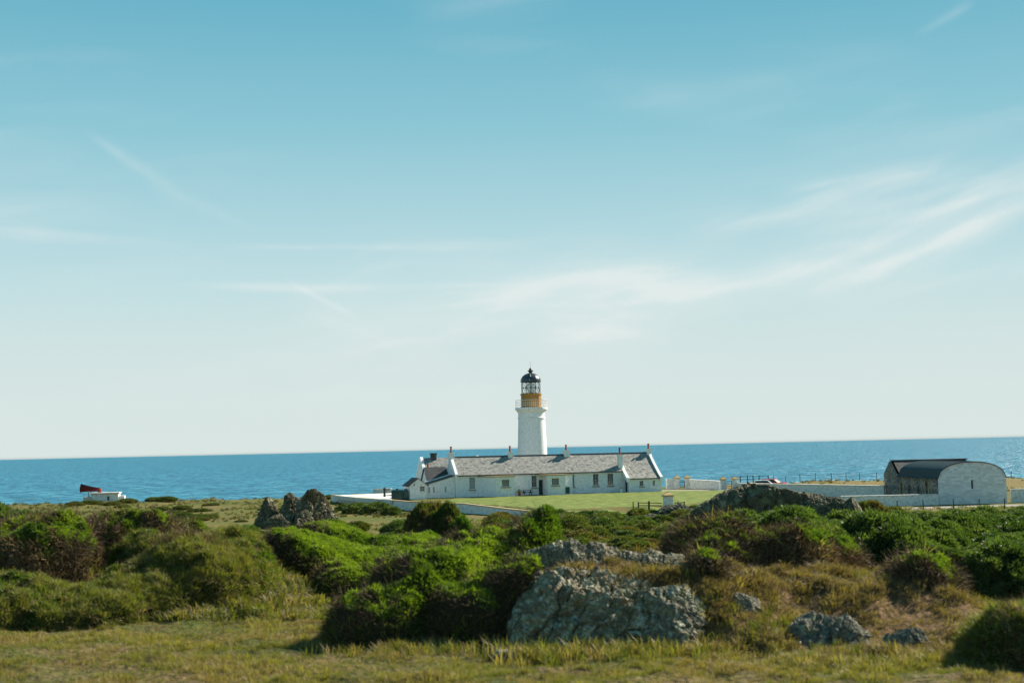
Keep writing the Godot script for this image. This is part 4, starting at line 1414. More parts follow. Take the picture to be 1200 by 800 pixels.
func car(label: String, paint: Material, p: Vector3, turn: float) -> void:
	var o := thing("parked_car", label, "car", p, turn)
	var side := [Vector2(-0.85, 0.22), Vector2(-0.85, 0.82), Vector2(-0.75, 0.92), Vector2(0.75, 0.92), Vector2(0.85, 0.82), Vector2(0.85, 0.22)]
	var b := MB.new()
	b.prism(side, -1.95, 1.95)
	part(o, "body", b.mesh(), paint)
	# cabin: glass house below a painted roof
	b = MB.new()
	var lo := [Vector3(-1.75, 0.922, -0.74), Vector3(0.95, 0.922, -0.74), Vector3(0.95, 0.922, 0.74), Vector3(-1.75, 0.922, 0.74)]
	var hi := [Vector3(-1.45, 1.40, -0.58), Vector3(0.3, 1.40, -0.58), Vector3(0.3, 1.40, 0.58), Vector3(-1.45, 1.40, 0.58)]
	for i in 4:
		var j := (i + 1) % 4
		b.quad(lo[i], hi[i], hi[j], lo[j], (lo[i] + lo[j]) / 2.0 - Vector3(-0.4, 0.9, 0))
	part(o, "window", b.mesh(), M.dark_door)
	b = MB.new()
	b.slab(hi[0] + Vector3(-0.04, 0.07, -0.03), hi[1] + Vector3(0.04, 0.07, -0.03), hi[2] + Vector3(0.04, 0.07, 0.03), hi[3] + Vector3(-0.04, 0.07, 0.03), 0.075)
	for i in 4:
		b.tube(lo[i], hi[i], 0.05, 0.05, 5)
	part(o, "roof", b.mesh(), paint)
	for s in [[-1.2, 0.78], [1.2, 0.78], [-1.2, -0.78], [1.2, -0.78]]:
		b = MB.new()
		b.tube(Vector3(s[0], 0.3, s[1] - 0.1), Vector3(s[0], 0.3, s[1] + 0.1), 0.3, 0.3, 16)
		var wh := part(o, "wheel", b.mesh(), M.rubber)
		b = MB.new()
		b.tube(Vector3(s[0], 0.3, s[1] + signf(s[1]) * 0.101), Vector3(s[0], 0.3, s[1] + signf(s[1]) * 0.112), 0.18, 0.18, 12)
		part(wh, "rim", b.mesh(), M.chrome)
	for s in [-0.6, 0.6]:
		b = MB.new()
		b.box(Vector3(1.951, 0.6, s - 0.15), Vector3(1.975, 0.75, s + 0.15))
		part(o, "headlight", b.mesh(), M.chrome)

# ------------------------------------------------------------------ rocks
# a boulder or ledge: a rounded box, split by slanting strata and pitted
func rock_mesh(size: Vector3, seed_: int, square: float, strata: float, dip: Vector3, rough: float, nu: int, nv: int, lichen: float, tone: Color, lean := Vector3.ZERO, taper := 0.0) -> ArrayMesh:
	var r := RandomNumberGenerator.new()
	r.seed = seed_
	var off := Vector3(r.randf() * 90.0, r.randf() * 90.0, r.randf() * 90.0)
	var big := size.length() / 3.0
	var across := dip.normalized()
	var rows := nv
	var facets := []
	for i in 34:
		facets.append([Vector3(r.randfn(), r.randfn() * 0.8, r.randfn()).normalized(), r.randf_range(0.78, 1.02)])
	var place := func(i: int, j: int) -> Vector3:
		var th := lerpf(0.0001, PI * 0.62, float(i) / rows)
		var ph := TAU * float(j % nu) / nu
		var dir := Vector3(sin(th) * cos(ph), cos(th), sin(th) * sin(ph))
		var p := Vector3(signf(dir.x) * pow(absf(dir.x), square), signf(dir.y) * pow(absf(dir.y), square), signf(dir.z) * pow(absf(dir.z), square))
		var cut_ := 10.0
		for f in facets:
			var t: float = dir.dot(f[0])
			if t > 0.05:
				cut_ = minf(cut_, f[1] / t)
		p = p.lerp(dir * minf(cut_, 1.25), 0.72)
		p *= Vector3(size.x * (1.0 - taper * clampf(p.y, 0.0, 1.0)), size.y, size.z * (1.0 - taper * clampf(p.y, 0.0, 1.0)))
		p += lean * maxf(p.y, 0.0)
		var q := p / big + off
		# slabs across the dip, broken into blocks, with open cracks between
		var along := q - across * q.dot(across)
		var warp := n_strata.get_noise_3dv(q * 1.3) * 0.5
		var s := along * 0.6 + across * (q.dot(across) * 2.0 + warp * 0.6)
		var k := n_strata.get_noise_3dv(q * 0.9) * rough * 0.9
		k += n_block.get_noise_3dv(s) * strata * 0.55
		k += n_strata.get_noise_3dv(along * 1.2 + across * q.dot(across) * 5.0) * strata * 0.4
		k -= (1.0 - smoothstep(0.0, 0.09, n_crack.get_noise_3dv(s) + 1.0)) * strata * 0.6
		k += n_strata.get_noise_3dv(q * 2.6) * rough * 0.40 - absf(n_strata.get_noise_3dv(q * 4.2 + Vector3(5, 1, 9))) * rough * 0.5 - absf(n_strata.get_noise_3dv(q * 9.0)) * rough * 0.22
		var nrm := Vector3(dir.x / size.x, dir.y / size.y, dir.z / size.z).normalized()
		return p + nrm * k * big
	var tint := func(p: Vector3) -> Color:
		var q := p / big + off
		var a := n_strata.get_noise_3dv(q * 2.3 + Vector3(31, 0, 0))
		var b := 0.7 * n_strata.get_noise_3dv(q * 2.9 + Vector3(0, 17, 0)) + 0.45 * n_strata.get_noise_3dv(q * 7.5 + Vector3(0, 7, 0))
		var c := tone.lerp(tone * 0.55, clampf(0.4 + 1.5 * n_strata.get_noise_3dv(q * 3.7), 0.0, 1.0))
		c = c.lerp(Color(0.27, 0.27, 0.15), clampf(a * 2.4, 0.0, 0.8))
		var l := clampf((b + a * 0.3 - 0.30 + lichen * 0.25) * 4.0, 0.0, 1.0) * minf(1.0, lichen * 2.0)
		c = c.lerp(Color(0.58, 0.55, 0.42), l * 0.9)
		var w := clampf((n_strata.get_noise_3dv(q * 5.0 + Vector3(3, 3, 3)) + 0.4 * n_strata.get_noise_3dv(q * 15.0) - 0.42) * 6.0, 0.0, 1.0) * lichen
		return c.lerp(Color(0.55, 0.57, 0.54), w)
	return grid_mesh(rows, nu, place, tint, true)

func rock(called: String, label: String, p: Vector3, size: Vector3, turn: float, seed_: int, opt := {}) -> Node3D:
	var o := MeshInstance3D.new()
	o.name = numbered(called)
	o.mesh = rock_mesh(size, seed_, opt.get("square", 0.62), opt.get("strata", 0.10), opt.get("dip", Vector3(0.8, 0.45, 0.2)), opt.get("rough", 0.12), opt.get("nu", 220), opt.get("nv", 130), opt.get("lichen", 0.6), opt.get("tone", Color(0.275, 0.240, 0.170)), opt.get("lean", Vector3.ZERO), opt.get("taper", 0.0))
	o.material_override = opt.get("material", M.rock)
	add_child(o)
	o.position = p
	o.rotation.y = turn
	tag(o, label, opt.get("category", "rock"), opt.get("group", ""))
	return o

func build_rocks() -> void:
	# the big lichened rock face in front of the bank, and the ledges on top of it
	var p := at(690, 745, 12.75)
	p.y = 5.03
	rock("lichened_rock", "large pale lichen-covered rock face rising from the turf beside the gorse mound", p, Vector3(0.80, 0.66, 0.62), 0.12, 41, {"strata": 0.16, "dip": Vector3(0.75, -0.45, 0.35), "rough": 0.17, "lichen": 0.85, "tone": Color(0.30, 0.255, 0.165), "lean": Vector3(0.12, 0, -0.35), "square": 0.6, "nu": 340, "nv": 200})
	p = at(790, 735, 12.5)
	p.y = 5.03
	rock("lichened_rock", "pale rounded rock shoulder to the right of the largest lichened rock", p, Vector3(0.42, 0.58, 0.44), -0.3, 42, {"strata": 0.14, "rough": 0.17, "lichen": 0.8, "lean": Vector3(-0.1, 0, -0.3)})
	p = at(660, 650, 14.1)
	p.y = 5.55
	rock("rock_ledge", "low grey rock ledge behind the dry grass above the largest rock", p, Vector3(0.56, 0.32, 0.3), 0.1, 43, {"strata": 0.12, "rough": 0.14, "lichen": 0.6, "dip": Vector3(0.9, 0.2, 0.2)})
	p = at(762, 655, 13.9)
	p.y = 5.52
	rock("rock_ledge", "broken grey ledge with dry moss between the largest rock and the dead gorse", p, Vector3(0.46, 0.27, 0.30), -0.15, 44, {"strata": 0.15, "rough": 0.18, "lichen": 0.6})
	p = at(815, 685, 13.4)
	p.y = 5.42
	rock("rock_ledge", "pale fissured rock at the foot of the dead gorse mound", p, Vector3(0.30, 0.30, 0.26), 0.4, 45, {"strata": 0.16, "rough": 0.17, "lichen": 0.9})
	p = at(970, 750, 12.2)
	p.y = ground(p.x, p.z) - 0.10
	rock("fissured_rock", "dark blocky fissured rock half sunk in the dry grass bank", p, Vector3(0.42, 0.30, 0.34), -0.2, 46, {"strata": 0.2, "rough": 0.24, "lichen": 0.55, "dip": Vector3(0.9, 0.1, 0.4), "tone": Color(0.22, 0.215, 0.18), "lean": Vector3(0, 0, -0.4)})
	p = at(1060, 762, 12.0)
	p.y = ground(p.x, p.z) - 0.10
	rock("fissured_rock", "small dark rock poking from the dry bank below the round gorse", p, Vector3(0.24, 0.22, 0.22), 0.5, 47, {"strata": 0.16, "rough": 0.2, "lichen": 0.5, "tone": Color(0.22, 0.215, 0.18)})
	p = at(872, 722, 12.7)
	p.y = ground(p.x, p.z) - 0.07
	rock("fissured_rock", "small grey rock in the shade under the dead gorse mound", p, Vector3(0.18, 0.16, 0.16), 0.9, 48, {"rough": 0.2, "lichen": 0.8, "nu": 120, "nv": 70})
	p = at(590, 762, 11.9)
	p.y = ground(p.x, p.z)
	rock("loose_stone", "small white loose stone lying on the turf before the gorse mound", p, Vector3(0.11, 0.10, 0.09), 0.3, 49, {"rough": 0.2, "lichen": 1.4, "tone": Color(0.4, 0.4, 0.38), "nu": 60, "nv": 40})
	# outcrop at the left, before the sea
	var far := {"material": M.far_rock, "strata": 0.13, "rough": 0.22, "lichen": 0.35, "tone": Color(0.185, 0.160, 0.108), "square": 0.75, "taper": 0.25}
	for a in [[371, 150, 2.6, 3.9, 1.9, "tall jagged peak of the rock outcrop by the sea", 51, Vector3(0.16, 0, 0)], [340, 151, 1.8, 3.1, 1.6, "middle pointed crag of the rock outcrop by the sea", 52, Vector3(-0.05, 0, 0)], [316, 152, 1.5, 2.4, 1.4, "low rounded crag at the seaward end of the outcrop", 53, Vector3.ZERO], [325, 143, 1.5, 1.5, 1.2, "low dark boulder before the pointed crags", 54, Vector3.ZERO], [385, 145, 1.0, 1.5, 0.9, "small ochre boulder below the jagged peak", 55, Vector3.ZERO], [356, 146, 2.2, 1.8, 1.3, "broad flat rock at the foot of the outcrop crags", 56, Vector3.ZERO]]:
		var q := on_ground(a[0], 600, a[1])
		q.y -= 0.1
		var f := far.duplicate()
		f["lean"] = a[7]
		rock("rock_crag", a[5], q, Vector3(a[2] * 1.15, a[3] * 1.12, a[4]), a[6] * 0.7, a[6], f)
	# the long dark ridge of rock before the barn
	far = {"material": M.far_rock, "strata": 0.07, "rough": 0.07, "lichen": 0.2, "tone": Color(0.155, 0.135, 0.085), "dip": Vector3(0.97, 0.18, 0.1), "square": 0.8, "nu": 420, "nv": 160}
	var rr := on_ground(893, 605, 101)
	rr.y -= 0.2
	rock("rock_ridge", "long dark humped ridge of rock before the white field wall", rr, Vector3(6.2, 3.0, 2.2), 0.05, 61, far)
	rr = on_ground(965, 605, 100)
	rock("rock_ridge", "lower broken end of the dark ridge towards the barn", rr, Vector3(2.8, 2.3, 1.7), -0.1, 62, far)
	rr = on_ground(1000, 606, 98)
	rock("rock_ridge", "upright grey slab at the end of the dark ridge", rr, Vector3(0.8, 1.6, 0.8), 0.2, 63, far.merged({"nu": 120, "nv": 70}, true))
	rr = at(790, 600, 150)
	rr.y = ground(rr.x, rr.z)
	rock("rock_mound", "dark rounded mound of rubble below the squat white pillar", rr, Vector3(2.6, 1.5, 1.6), 0.1, 64, far.merged({"tone": Color(0.06, 0.06, 0.05), "strata": 0.05, "nu": 160, "nv": 90}, true))
	rr = at(758, 606, 140)
	rr.y = ground(rr.x, rr.z)
	rock("rock_mound", "dark low mound of rubble in the gorse before the lawn", rr, Vector3(2.2, 1.0, 1.4), 0.3, 65, far.merged({"tone": Color(0.06, 0.06, 0.05), "strata": 0.05, "nu": 160, "nv": 90}, true))

# ------------------------------------------------------------------ plants
func basis_along(axis: Vector3, spin: float, s: float) -> Basis:
	var y := axis.normalized()
	var x := y.cross(Vector3(0.13, 0.21, 0.97)).normalized()
	x = x.rotated(y, spin)
	var z := x.cross(y).normalized()
	return Basis(x * s, y * s, z * s)

# a spray of spiny shoots about 1 high
func sprig_mesh(seed_: int, blades: int, wide: float) -> ArrayMesh:
	var r := RandomNumberGenerator.new()
	r.seed = seed_
	var b := MB.new()
	for i in blades:
		var a := TAU * i * 0.381966 + r.randf() * 0.6
		var tilt := lerpf(0.1, 1.25, sqrt((i + 0.5) / blades))
		var dir := Vector3(sin(tilt) * cos(a), cos(tilt), sin(tilt) * sin(a))
		var l := r.randf_range(0.6, 1.0) * lerpf(1.0, 0.75, float(i) / blades)
		var s := dir.cross(Vector3(r.randf() - 0.5, r.randf() - 0.5, r.randf() - 0.5)).normalized() * wide
		var root := Vector3(0, 0.12 * r.randf(), 0)
		var t := r.randf_range(0.75, 1.2)
		b.col = Color(t, t, t)
		b.tri(root - s * 0.4, root + dir * l * 0.55 + s, root + dir * l)
		b.tri(root - s * 0.4, root + dir * l * 0.45 - s, root + dir * l)
	return b.mesh()

# dead twigs: thin bent sticks about 1 long
func twig_mesh(seed_: int, count: int) -> ArrayMesh:
	var r := RandomNumberGenerator.new()
	r.seed = seed_
	var b := MB.new()
	for i in count:
		var p := Vector3(r.randf_range(-0.15, 0.15), 0, r.randf_range(-0.15, 0.15))
		var dir := Vector3(r.randf_range(-0.7, 0.7), 1.0, r.randf_range(-0.7, 0.7)).normalized()
		var t := r.randf_range(0.6, 1.3)
		b.col = Color(t, t, t)
		for k in 3:
			var q := p + dir * 0.33
			var s := dir.cross(Vector3(r.randf() - 0.5, r.randf() - 0.5, r.randf() - 0.5)).normalized() * 0.02 * (1.0 - k * 0.28)
			b.quad(p - s, p + s, q + s * 0.7, q - s * 0.7)
			p = q
			dir = (dir + Vector3(r.randf_range(-0.6, 0.6), r.randf_range(-0.35, 0.3), r.randf_range(-0.6, 0.6))).normalized()
	return b.mesh()

# a tuft of grass, blades about 1 high
func tuft_mesh(seed_: int, blades: int, spread: float, wide: float, droop: float) -> ArrayMesh:
	var r := RandomNumberGenerator.new()
	r.seed = seed_
	var b := MB.new()
	for i in blades:
		var a := r.randf() * TAU
		var root := Vector3(cos(a), 0, sin(a)) * r.randf() * spread
		var la := a + r.randf_range(-1.0, 1.0)
		var lean := Vector3(cos(la), 0, sin(la)) * r.randf_range(0.1, 0.9) * droop
		var h := r.randf_range(0.5, 1.0)
		var s := Vector3(-sin(la + r.randf() * 2.0), 0, cos(la)) * wide
		var p1 := root + Vector3(0, h * 0.55, 0) + lean * 0.35
		var p2 := root + Vector3(0, h * (1.0 - 0.25 * droop), 0) + lean
		var t := r.randf_range(0.7, 1.25)
		b.col = Color(t, t * r.randf_range(0.92, 1.05), t * 0.95)
		b.quad(root - s, root + s, p1 + s * 0.8, p1 - s * 0.8)
		b.tri(p1 - s * 0.8, p1 + s * 0.8, p2)
	return b.mesh()

# a bush of lobes covered in sprays; w across, h high
func bush_mesh(seed_: int, sprays: int, blades: int, w: float, h: float, spray: float, tones: Array, lobes := 16) -> ArrayMesh:
	var r := RandomNumberGenerator.new()
	r.seed = seed_
	var cs := []
	for i in lobes:
		var a := TAU * i * 0.381966 + r.randf() * 0.5
		var k := sqrt((i + 0.3) / lobes)
		var rad := r.randf_range(0.20, 0.34) * w * 0.5 * 1.25
		var y := h * (1.0 - 0.6 * pow(k, 3.0)) * r.randf_range(0.72, 1.02) - rad * 0.8
		cs.append([Vector3(cos(a) * k * w * 0.40, maxf(y, 0.05 * h), sin(a) * k * w * 0.40), rad, tones[r.randi() % tones.size()]])
	var b := MB.new()
	var made := 0
	var tries := 0
	while made < sprays and tries < sprays * 6:
		tries += 1
		var c: Array = cs[r.randi() % cs.size()]
		var dir := Vector3(r.randfn(), r.randfn() * 0.9 + 0.25, r.randfn()).normalized()
		var rad: float = c[1]
		var p: Vector3 = c[0] + dir * rad * r.randf_range(0.75, 1.0)
		if p.y < 0.0:
			continue
		var hidden := false
		for o in cs:
			if o != c and p.distance_to(o[0]) < o[1] * 0.7:
				hidden = true
				break
		if hidden:
			continue
		made += 1
		var axis := (dir + Vector3(0, 0.55, 0) + Vector3(r.randf() - 0.5, r.randf() - 0.5, r.randf() - 0.5) * 0.8).normalized()
		var bs := basis_along(axis, r.randf() * TAU, spray * r.randf_range(0.7, 1.3))
		var tone: Color = c[2] * r.randf_range(0.7, 1.3)
		for i in blades:
			var a := TAU * i / blades + r.randf()
			var tilt := r.randf_range(0.1, 1.15)
			var d := bs * Vector3(sin(tilt) * cos(a), cos(tilt), sin(tilt) * sin(a))
			var s := d.cross(Vector3(r.randf() - 0.5, r.randf() - 0.5, r.randf() - 0.5)).normalized() * spray * 0.13
			b.col = tone * r.randf_range(0.85, 1.2)
			b.tri(p - s * 0.5, p + d * 0.55 + s, p + d)
			b.tri(p - s * 0.5, p + d * 0.4 - s, p + d)
	return b.mesh()

# the woody inside of a bush: stems fanning out of the root
func stem_mesh(seed_: int, w: float, h: float, count: int) -> ArrayMesh:
	var r := RandomNumberGenerator.new()
	r.seed = seed_
	var b := MB.new()
	b.col = Color(0.11, 0.085, 0.055)
	for i in count:
		var a := r.randf() * TAU
		var k := sqrt(r.randf()) * 0.42
		var p := Vector3(cos(a) * 0.1 * w, -0.1, sin(a) * 0.1 * w)
		var q := Vector3(cos(a) * k * w, h * r.randf_range(0.35, 0.8), sin(a) * k * w)
		var m := (p + q) / 2.0 + Vector3(r.randf() - 0.5, 0.2, r.randf() - 0.5) * 0.2 * h
		var t := r.randf_range(0.012, 0.03) * h
		b.tube(p, m, t, t * 0.8, 4, false)
		b.tube(m, q, t * 0.8, t * 0.3, 4, false)
	return b.mesh()

# a hummock over the ground, from blobs [x, d, rx, rd, h, turn, square]; returns its surface as a list of faces and makes the thing
func hummock(called: String, label: String, category: String, blobs: Array, step: float, seed_: int, cover: Callable, lumpy := 1.0) -> void:
	var lo := Vector2(1e9, 1e9)
	var hi := Vector2(-1e9, -1e9)
	var mid := Vector3.ZERO
	for bl in blobs:
		var m: float = maxf(bl[2], bl[3]) * 1.05
		lo = lo.min(Vector2(bl[0] - m, -bl[1] - m))
		hi = hi.max(Vector2(bl[0] + m, -bl[1] + m))
		mid += Vector3(bl[0], 0, -bl[1])
	mid /= blobs.size()
	mid.y = ground(mid.x, mid.z)
	var o := thing(called, label, category, mid)
	var rise := func(x: float, z: float) -> float:
		var s := 0.0
		for bl in blobs:
			var c := cos(bl[5])
			var sn := sin(bl[5])
			var dx: float = x - bl[0]
			var dz: float = z + bl[1]
			var a: float = (dx * c + dz * sn) / bl[2]
			var e: float = (-dx * sn + dz * c) / bl[3]
			var rr := a * a + e * e
			rr *= 1.0 + 0.35 * n_lump.get_noise_2d(x * 1.7 + seed_, z * 1.7)
			if rr < 1.0:
				s += pow(bl[4] * pow(1.0 - pow(rr, 1.9), bl[6] if bl.size() > 6 else 0.5), 5.0)
		return pow(s, 0.2)
	var nx := int((hi.x - lo.x) / step)
	var nz := int((hi.y - lo.y) / step)
	var height := []
	height.resize((nx + 1) * (nz + 1))
	for i in nz + 1:
		for j in nx + 1:
			var x := lo.x + j * step
			var z := lo.y + i * step
			var f: float = rise.call(x, z)
			var g := ground(x, z)
			if f > 0.001:
				f += lumpy * minf(f * 2.5, 1.0) * (n_lump.get_noise_2d(x * 1.1 + 15.0, z * 1.1) * 0.16 + n_lump.get_noise_2d(x * 3.0 + 5.0, z * 3.0) * 0.12 + (-0.6 - n_cell.get_noise_2d(x * 6.0, z * 6.0)) * 0.13)
				height[i * (nx + 1) + j] = Vector3(x, g + f, z)
			else:
				height[i * (nx + 1) + j] = null
	var core := MB.new()
	var faces := []
	var soil := Color(0.055, 0.042, 0.026)
	core.col = soil
	for i in nz:
		for j in nx:
			var q := [height[i * (nx + 1) + j], height[i * (nx + 1) + j + 1], height[(i + 1) * (nx + 1) + j + 1], height[(i + 1) * (nx + 1) + j]]
			var some := false
			for k in 4:
				if q[k] != null:
					some = true
			if not some:
				continue
			for k in 4:
				if q[k] == null:
					var x := lo.x + (j + (1 if k in [1, 2] else 0)) * step
					var z := lo.y + (i + (1 if k >= 2 else 0)) * step
					q[k] = Vector3(x, ground(x, z) - 0.04, z)
			for t in [[0, 1, 2], [0, 2, 3]]:
				var a: Vector3 = q[t[0]]
				var b: Vector3 = q[t[1]]
				var c: Vector3 = q[t[2]]
				core.tri(a - mid, b - mid, c - mid, Vector3.UP)
				var nn := (b - a).cross(c - a)
				if nn.y < 0.0:
					nn = -nn
				faces.append([a, b, c, nn.length() / 2.0, nn.normalized()])
	part(o, "earth_core", core.mesh(), M.turf)
	# cover
	var lots := {}
	for f in faces:
		var area: float = f[3]
		var todo: Array = cover.call((f[0] + f[1] + f[2]) / 3.0, f[4])
		for item in todo:       # [kind, per square metre, size, colour, upright]
			var want: float = item[1] * area
			var count := int(want) + (1 if rng.randf() < want - int(want) else 0)
			for k in count:
				var u := rng.randf()
				var v := rng.randf()
				if u + v > 1.0:
					u = 1.0 - u
					v = 1.0 - v
				var p: Vector3 = f[0] + (f[1] - f[0]) * u + (f[2] - f[0]) * v
				var nn: Vector3 = f[4]
				var axis := nn.lerp(Vector3.UP, item[4]) + Vector3(rng.randf() - 0.5, rng.randf() - 0.5, rng.randf() - 0.5) * 0.9
				var bs := basis_along(axis, rng.randf() * TAU, item[2] * rng.randf_range(0.65, 1.35))
				if not lots.has(item[0]):
					lots[item[0]] = [[], PackedColorArray()]
				lots[item[0]][0].append(Transform3D(bs, p - mid - nn * item[2] * 0.25))
				lots[item[0]][1].append((item[3] as Color) * rng.randf_range(0.7, 1.3))
	for k in lots:
		var m: Array = COVER[k]
		multi(o, m[0], m[1], M[m[2]], lots[k][0], lots[k][1])

var COVER := {}

func build_plants() -> void:
	COVER = {
		"gorse": ["gorse_foliage", sprig_mesh(1, 13, 0.085), "gorse_leaf"],
		"twigs": ["dead_twigs", twig_mesh(2, 6), "twig"],
		"grass": ["grass", tuft_mesh(3, 12, 0.25, 0.022, 0.9), "grass_leaf"],
		"dry": ["dry_grass", tuft_mesh(4, 12, 0.3, 0.02, 1.3), "grass_leaf"],
	}
	var bright := Color(0.205, 0.250, 0.046)
	var deep := Color(0.075, 0.120, 0.026)
	var brown := Color(0.115, 0.078, 0.046)
	var straw := Color(0.33, 0.24, 0.135)
	var meadow := Color(0.115, 0.150, 0.034)

	# gorse-topped mounds in front
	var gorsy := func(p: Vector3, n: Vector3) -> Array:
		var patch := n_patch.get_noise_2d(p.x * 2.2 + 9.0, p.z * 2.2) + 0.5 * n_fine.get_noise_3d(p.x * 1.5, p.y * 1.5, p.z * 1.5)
		var top := smoothstep(0.46, 0.70, n.y + patch * 0.32 + n.x * 0.45)  # tops stay bright; steep near sides coloured darker, painting in part of their shade
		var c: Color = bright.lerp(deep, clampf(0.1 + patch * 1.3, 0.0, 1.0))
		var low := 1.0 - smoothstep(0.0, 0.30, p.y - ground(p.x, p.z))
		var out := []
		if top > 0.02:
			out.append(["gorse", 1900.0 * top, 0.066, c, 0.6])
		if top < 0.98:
			out.append(["twigs", 560.0 * (1.0 - top) * (1.0 - low * 0.6), 0.15, brown * 0.8, -0.2])  # dead twigs, their brown also toned down to darken the shaded faces
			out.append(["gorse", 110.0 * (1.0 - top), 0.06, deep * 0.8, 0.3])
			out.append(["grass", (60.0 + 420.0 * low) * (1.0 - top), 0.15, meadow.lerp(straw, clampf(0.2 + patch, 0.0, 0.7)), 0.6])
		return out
	var px := func(u: float, d: float) -> float: return (u - 600.0) / FOCAL * d
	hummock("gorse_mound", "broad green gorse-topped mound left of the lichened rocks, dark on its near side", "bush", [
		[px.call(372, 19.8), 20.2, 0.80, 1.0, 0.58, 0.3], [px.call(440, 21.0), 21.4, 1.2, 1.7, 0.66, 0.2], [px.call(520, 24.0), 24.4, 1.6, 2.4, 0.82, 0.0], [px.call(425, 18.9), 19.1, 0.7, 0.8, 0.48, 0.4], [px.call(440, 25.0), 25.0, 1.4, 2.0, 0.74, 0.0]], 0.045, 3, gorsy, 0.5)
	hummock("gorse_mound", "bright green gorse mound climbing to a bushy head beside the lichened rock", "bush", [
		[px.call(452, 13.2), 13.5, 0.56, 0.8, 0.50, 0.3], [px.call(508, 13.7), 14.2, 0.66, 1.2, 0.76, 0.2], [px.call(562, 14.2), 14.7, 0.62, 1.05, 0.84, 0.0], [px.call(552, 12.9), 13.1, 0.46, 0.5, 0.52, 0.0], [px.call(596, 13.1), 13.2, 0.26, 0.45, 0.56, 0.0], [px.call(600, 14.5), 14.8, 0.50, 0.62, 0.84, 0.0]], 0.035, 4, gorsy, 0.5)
	var dead := func(p: Vector3, n: Vector3) -> Array:
		var patch := n_patch.get_noise_2d(p.x * 2.6 + 3.0, p.z * 2.6)
		var top := smoothstep(0.48, 0.72, n.y + patch * 0.4 + n.x * 0.2)
		var out := []
		if top > 0.02:
			out.append(["gorse", 1300.0 * top, 0.07, bright.lerp(deep, clampf(0.3 + patch, 0.0, 1.0)), 0.35])
		if top < 0.98:
			out.append(["twigs", 800.0 * (1.0 - top), 0.17, brown.lerp(Color(0.26, 0.16, 0.08), clampf(patch * 1.5, 0.0, 1.0)), 0.0])
			out.append(["dry", 160.0 * (1.0 - top), 0.14, straw, 0.3])
			out.append(["gorse", 120.0 * (1.0 - top), 0.06, deep, 0.3])
		return out
	hummock("gorse_mound", "dead brown twiggy gorse mound with a green cap above the dry bank", "bush", [
		[px.call(838, 14.8), 15.0, 0.58, 0.6, 0.32, 0.0], [px.call(900, 15.0), 15.2, 0.66, 0.65, 0.44, 0.0], [px.call(955, 15.6), 15.8, 0.46, 0.6, 0.38, 0.0]], 0.035, 5, dead)
	hummock("gorse_mound", "small round green gorse cushion on the dry grass bank", "bush", [[px.call(1078, 13.5), 13.6, 0.32, 0.34, 0.27, 0.0]], 0.03, 6, dead)
	hummock("gorse_mound", "little dark gorse tuft in a cleft beside the pale rock shoulder", "bush", [[px.call(824, 12.9), 13.0, 0.14, 0.16, 0.17, 0.0]], 0.03, 7, dead)
	# grassy bank at the left, gorse along its crest
	var grassy := func(p: Vector3, n: Vector3) -> Array:
		var patch := n_patch.get_noise_2d(p.x * 1.6 + 21.0, p.z * 1.6) + 0.4 * n_fine.get_noise_3d(p.x * 1.5, p.y * 1.5, p.z * 1.5)
		var bare := smoothstep(0.12, 0.3, n_patch.get_noise_2d(p.x * 1.3 - 7.0, p.z * 1.3 + p.y)) * smoothstep(0.3, 0.5, p.y - ground(p.x, p.z))
		var crest := smoothstep(0.60, 0.90, p.y - ground(p.x, p.z) + patch * 0.35)
		var out := []
		var shrub := smoothstep(0.10, 0.22, n_patch.get_noise_2d(p.x * 2.4 + 70.0, p.z * 2.4 + p.y * 1.5))
		if shrub > 0.05:
			out.append(["gorse", 900.0 * shrub, 0.085, deep, 0.3])
		out.append(["grass", 1300.0 * (1.0 - bare) * (1.0 - crest * 0.7) * (1.0 - 0.75 * shrub), 0.115 + 0.06 * patch, meadow.lerp(Color(0.22, 0.21, 0.065), clampf(0.5 + patch, 0.0, 1.0)), 0.55])
		out.append(["dry", 260.0 + 400.0 * bare, 0.11, straw, 0.5])
		if bare > 0.05:
			out.append(["twigs", 520.0 * bare, 0.16, brown * 1.3, 0.0])
		if crest > 0.03:
			out.append(["gorse", 700.0 * crest * (1.0 - bare), 0.075, bright.lerp(deep, clampf(0.5 + patch, 0.0, 1.0)), 0.35])
			out.append(["twigs", 160.0 * crest, 0.16, brown, 0.0])
		return out
	hummock("grassy_bank", "shaggy green grass bank at the left edge of the open turf", "bank", [
		[px.call(240, 17.4), 17.6, 0.80, 0.95, 0.46, 0.0], [px.call(165, 16.7), 16.9, 0.75, 0.8, 0.34, 0.2], [px.call(205, 18.6), 18.8, 0.8, 0.9, 0.40, 0.0]], 0.045, 8, grassy)
	hummock("grassy_bank", "low grassy swell behind the dead gorse on the left", "bank", [
		[px.call(70, 22.0), 22.4, 1.7, 1.6, 0.42, 0.0], [px.call(250, 22.4), 22.8, 1.2, 1.4, 0.36, 0.0]], 0.06, 12, grassy)
	hummock("grassy_bank", "dark grass tussock bank below the brown gorse clump on the left", "bank", [
		[px.call(75, 16.0), 16.2, 0.85, 0.65, 0.30, 0.0], [px.call(-20, 15.9), 16.2, 0.8, 0.8, 0.36, 0.0]], 0.045, 13, grassy)
	hummock("gorse_mound", "brown dead gorse mound with green tips on the crest of the left bank", "bush", [
		[px.call(150, 19.3), 19.6, 0.75, 0.8, 0.72, 0.1], [px.call(200, 20.0), 20.3, 0.6, 0.8, 0.56, 0.0], [px.call(105, 19.0), 19.3, 0.6, 0.7, 0.46, 0.0]], 0.045, 10, dead)
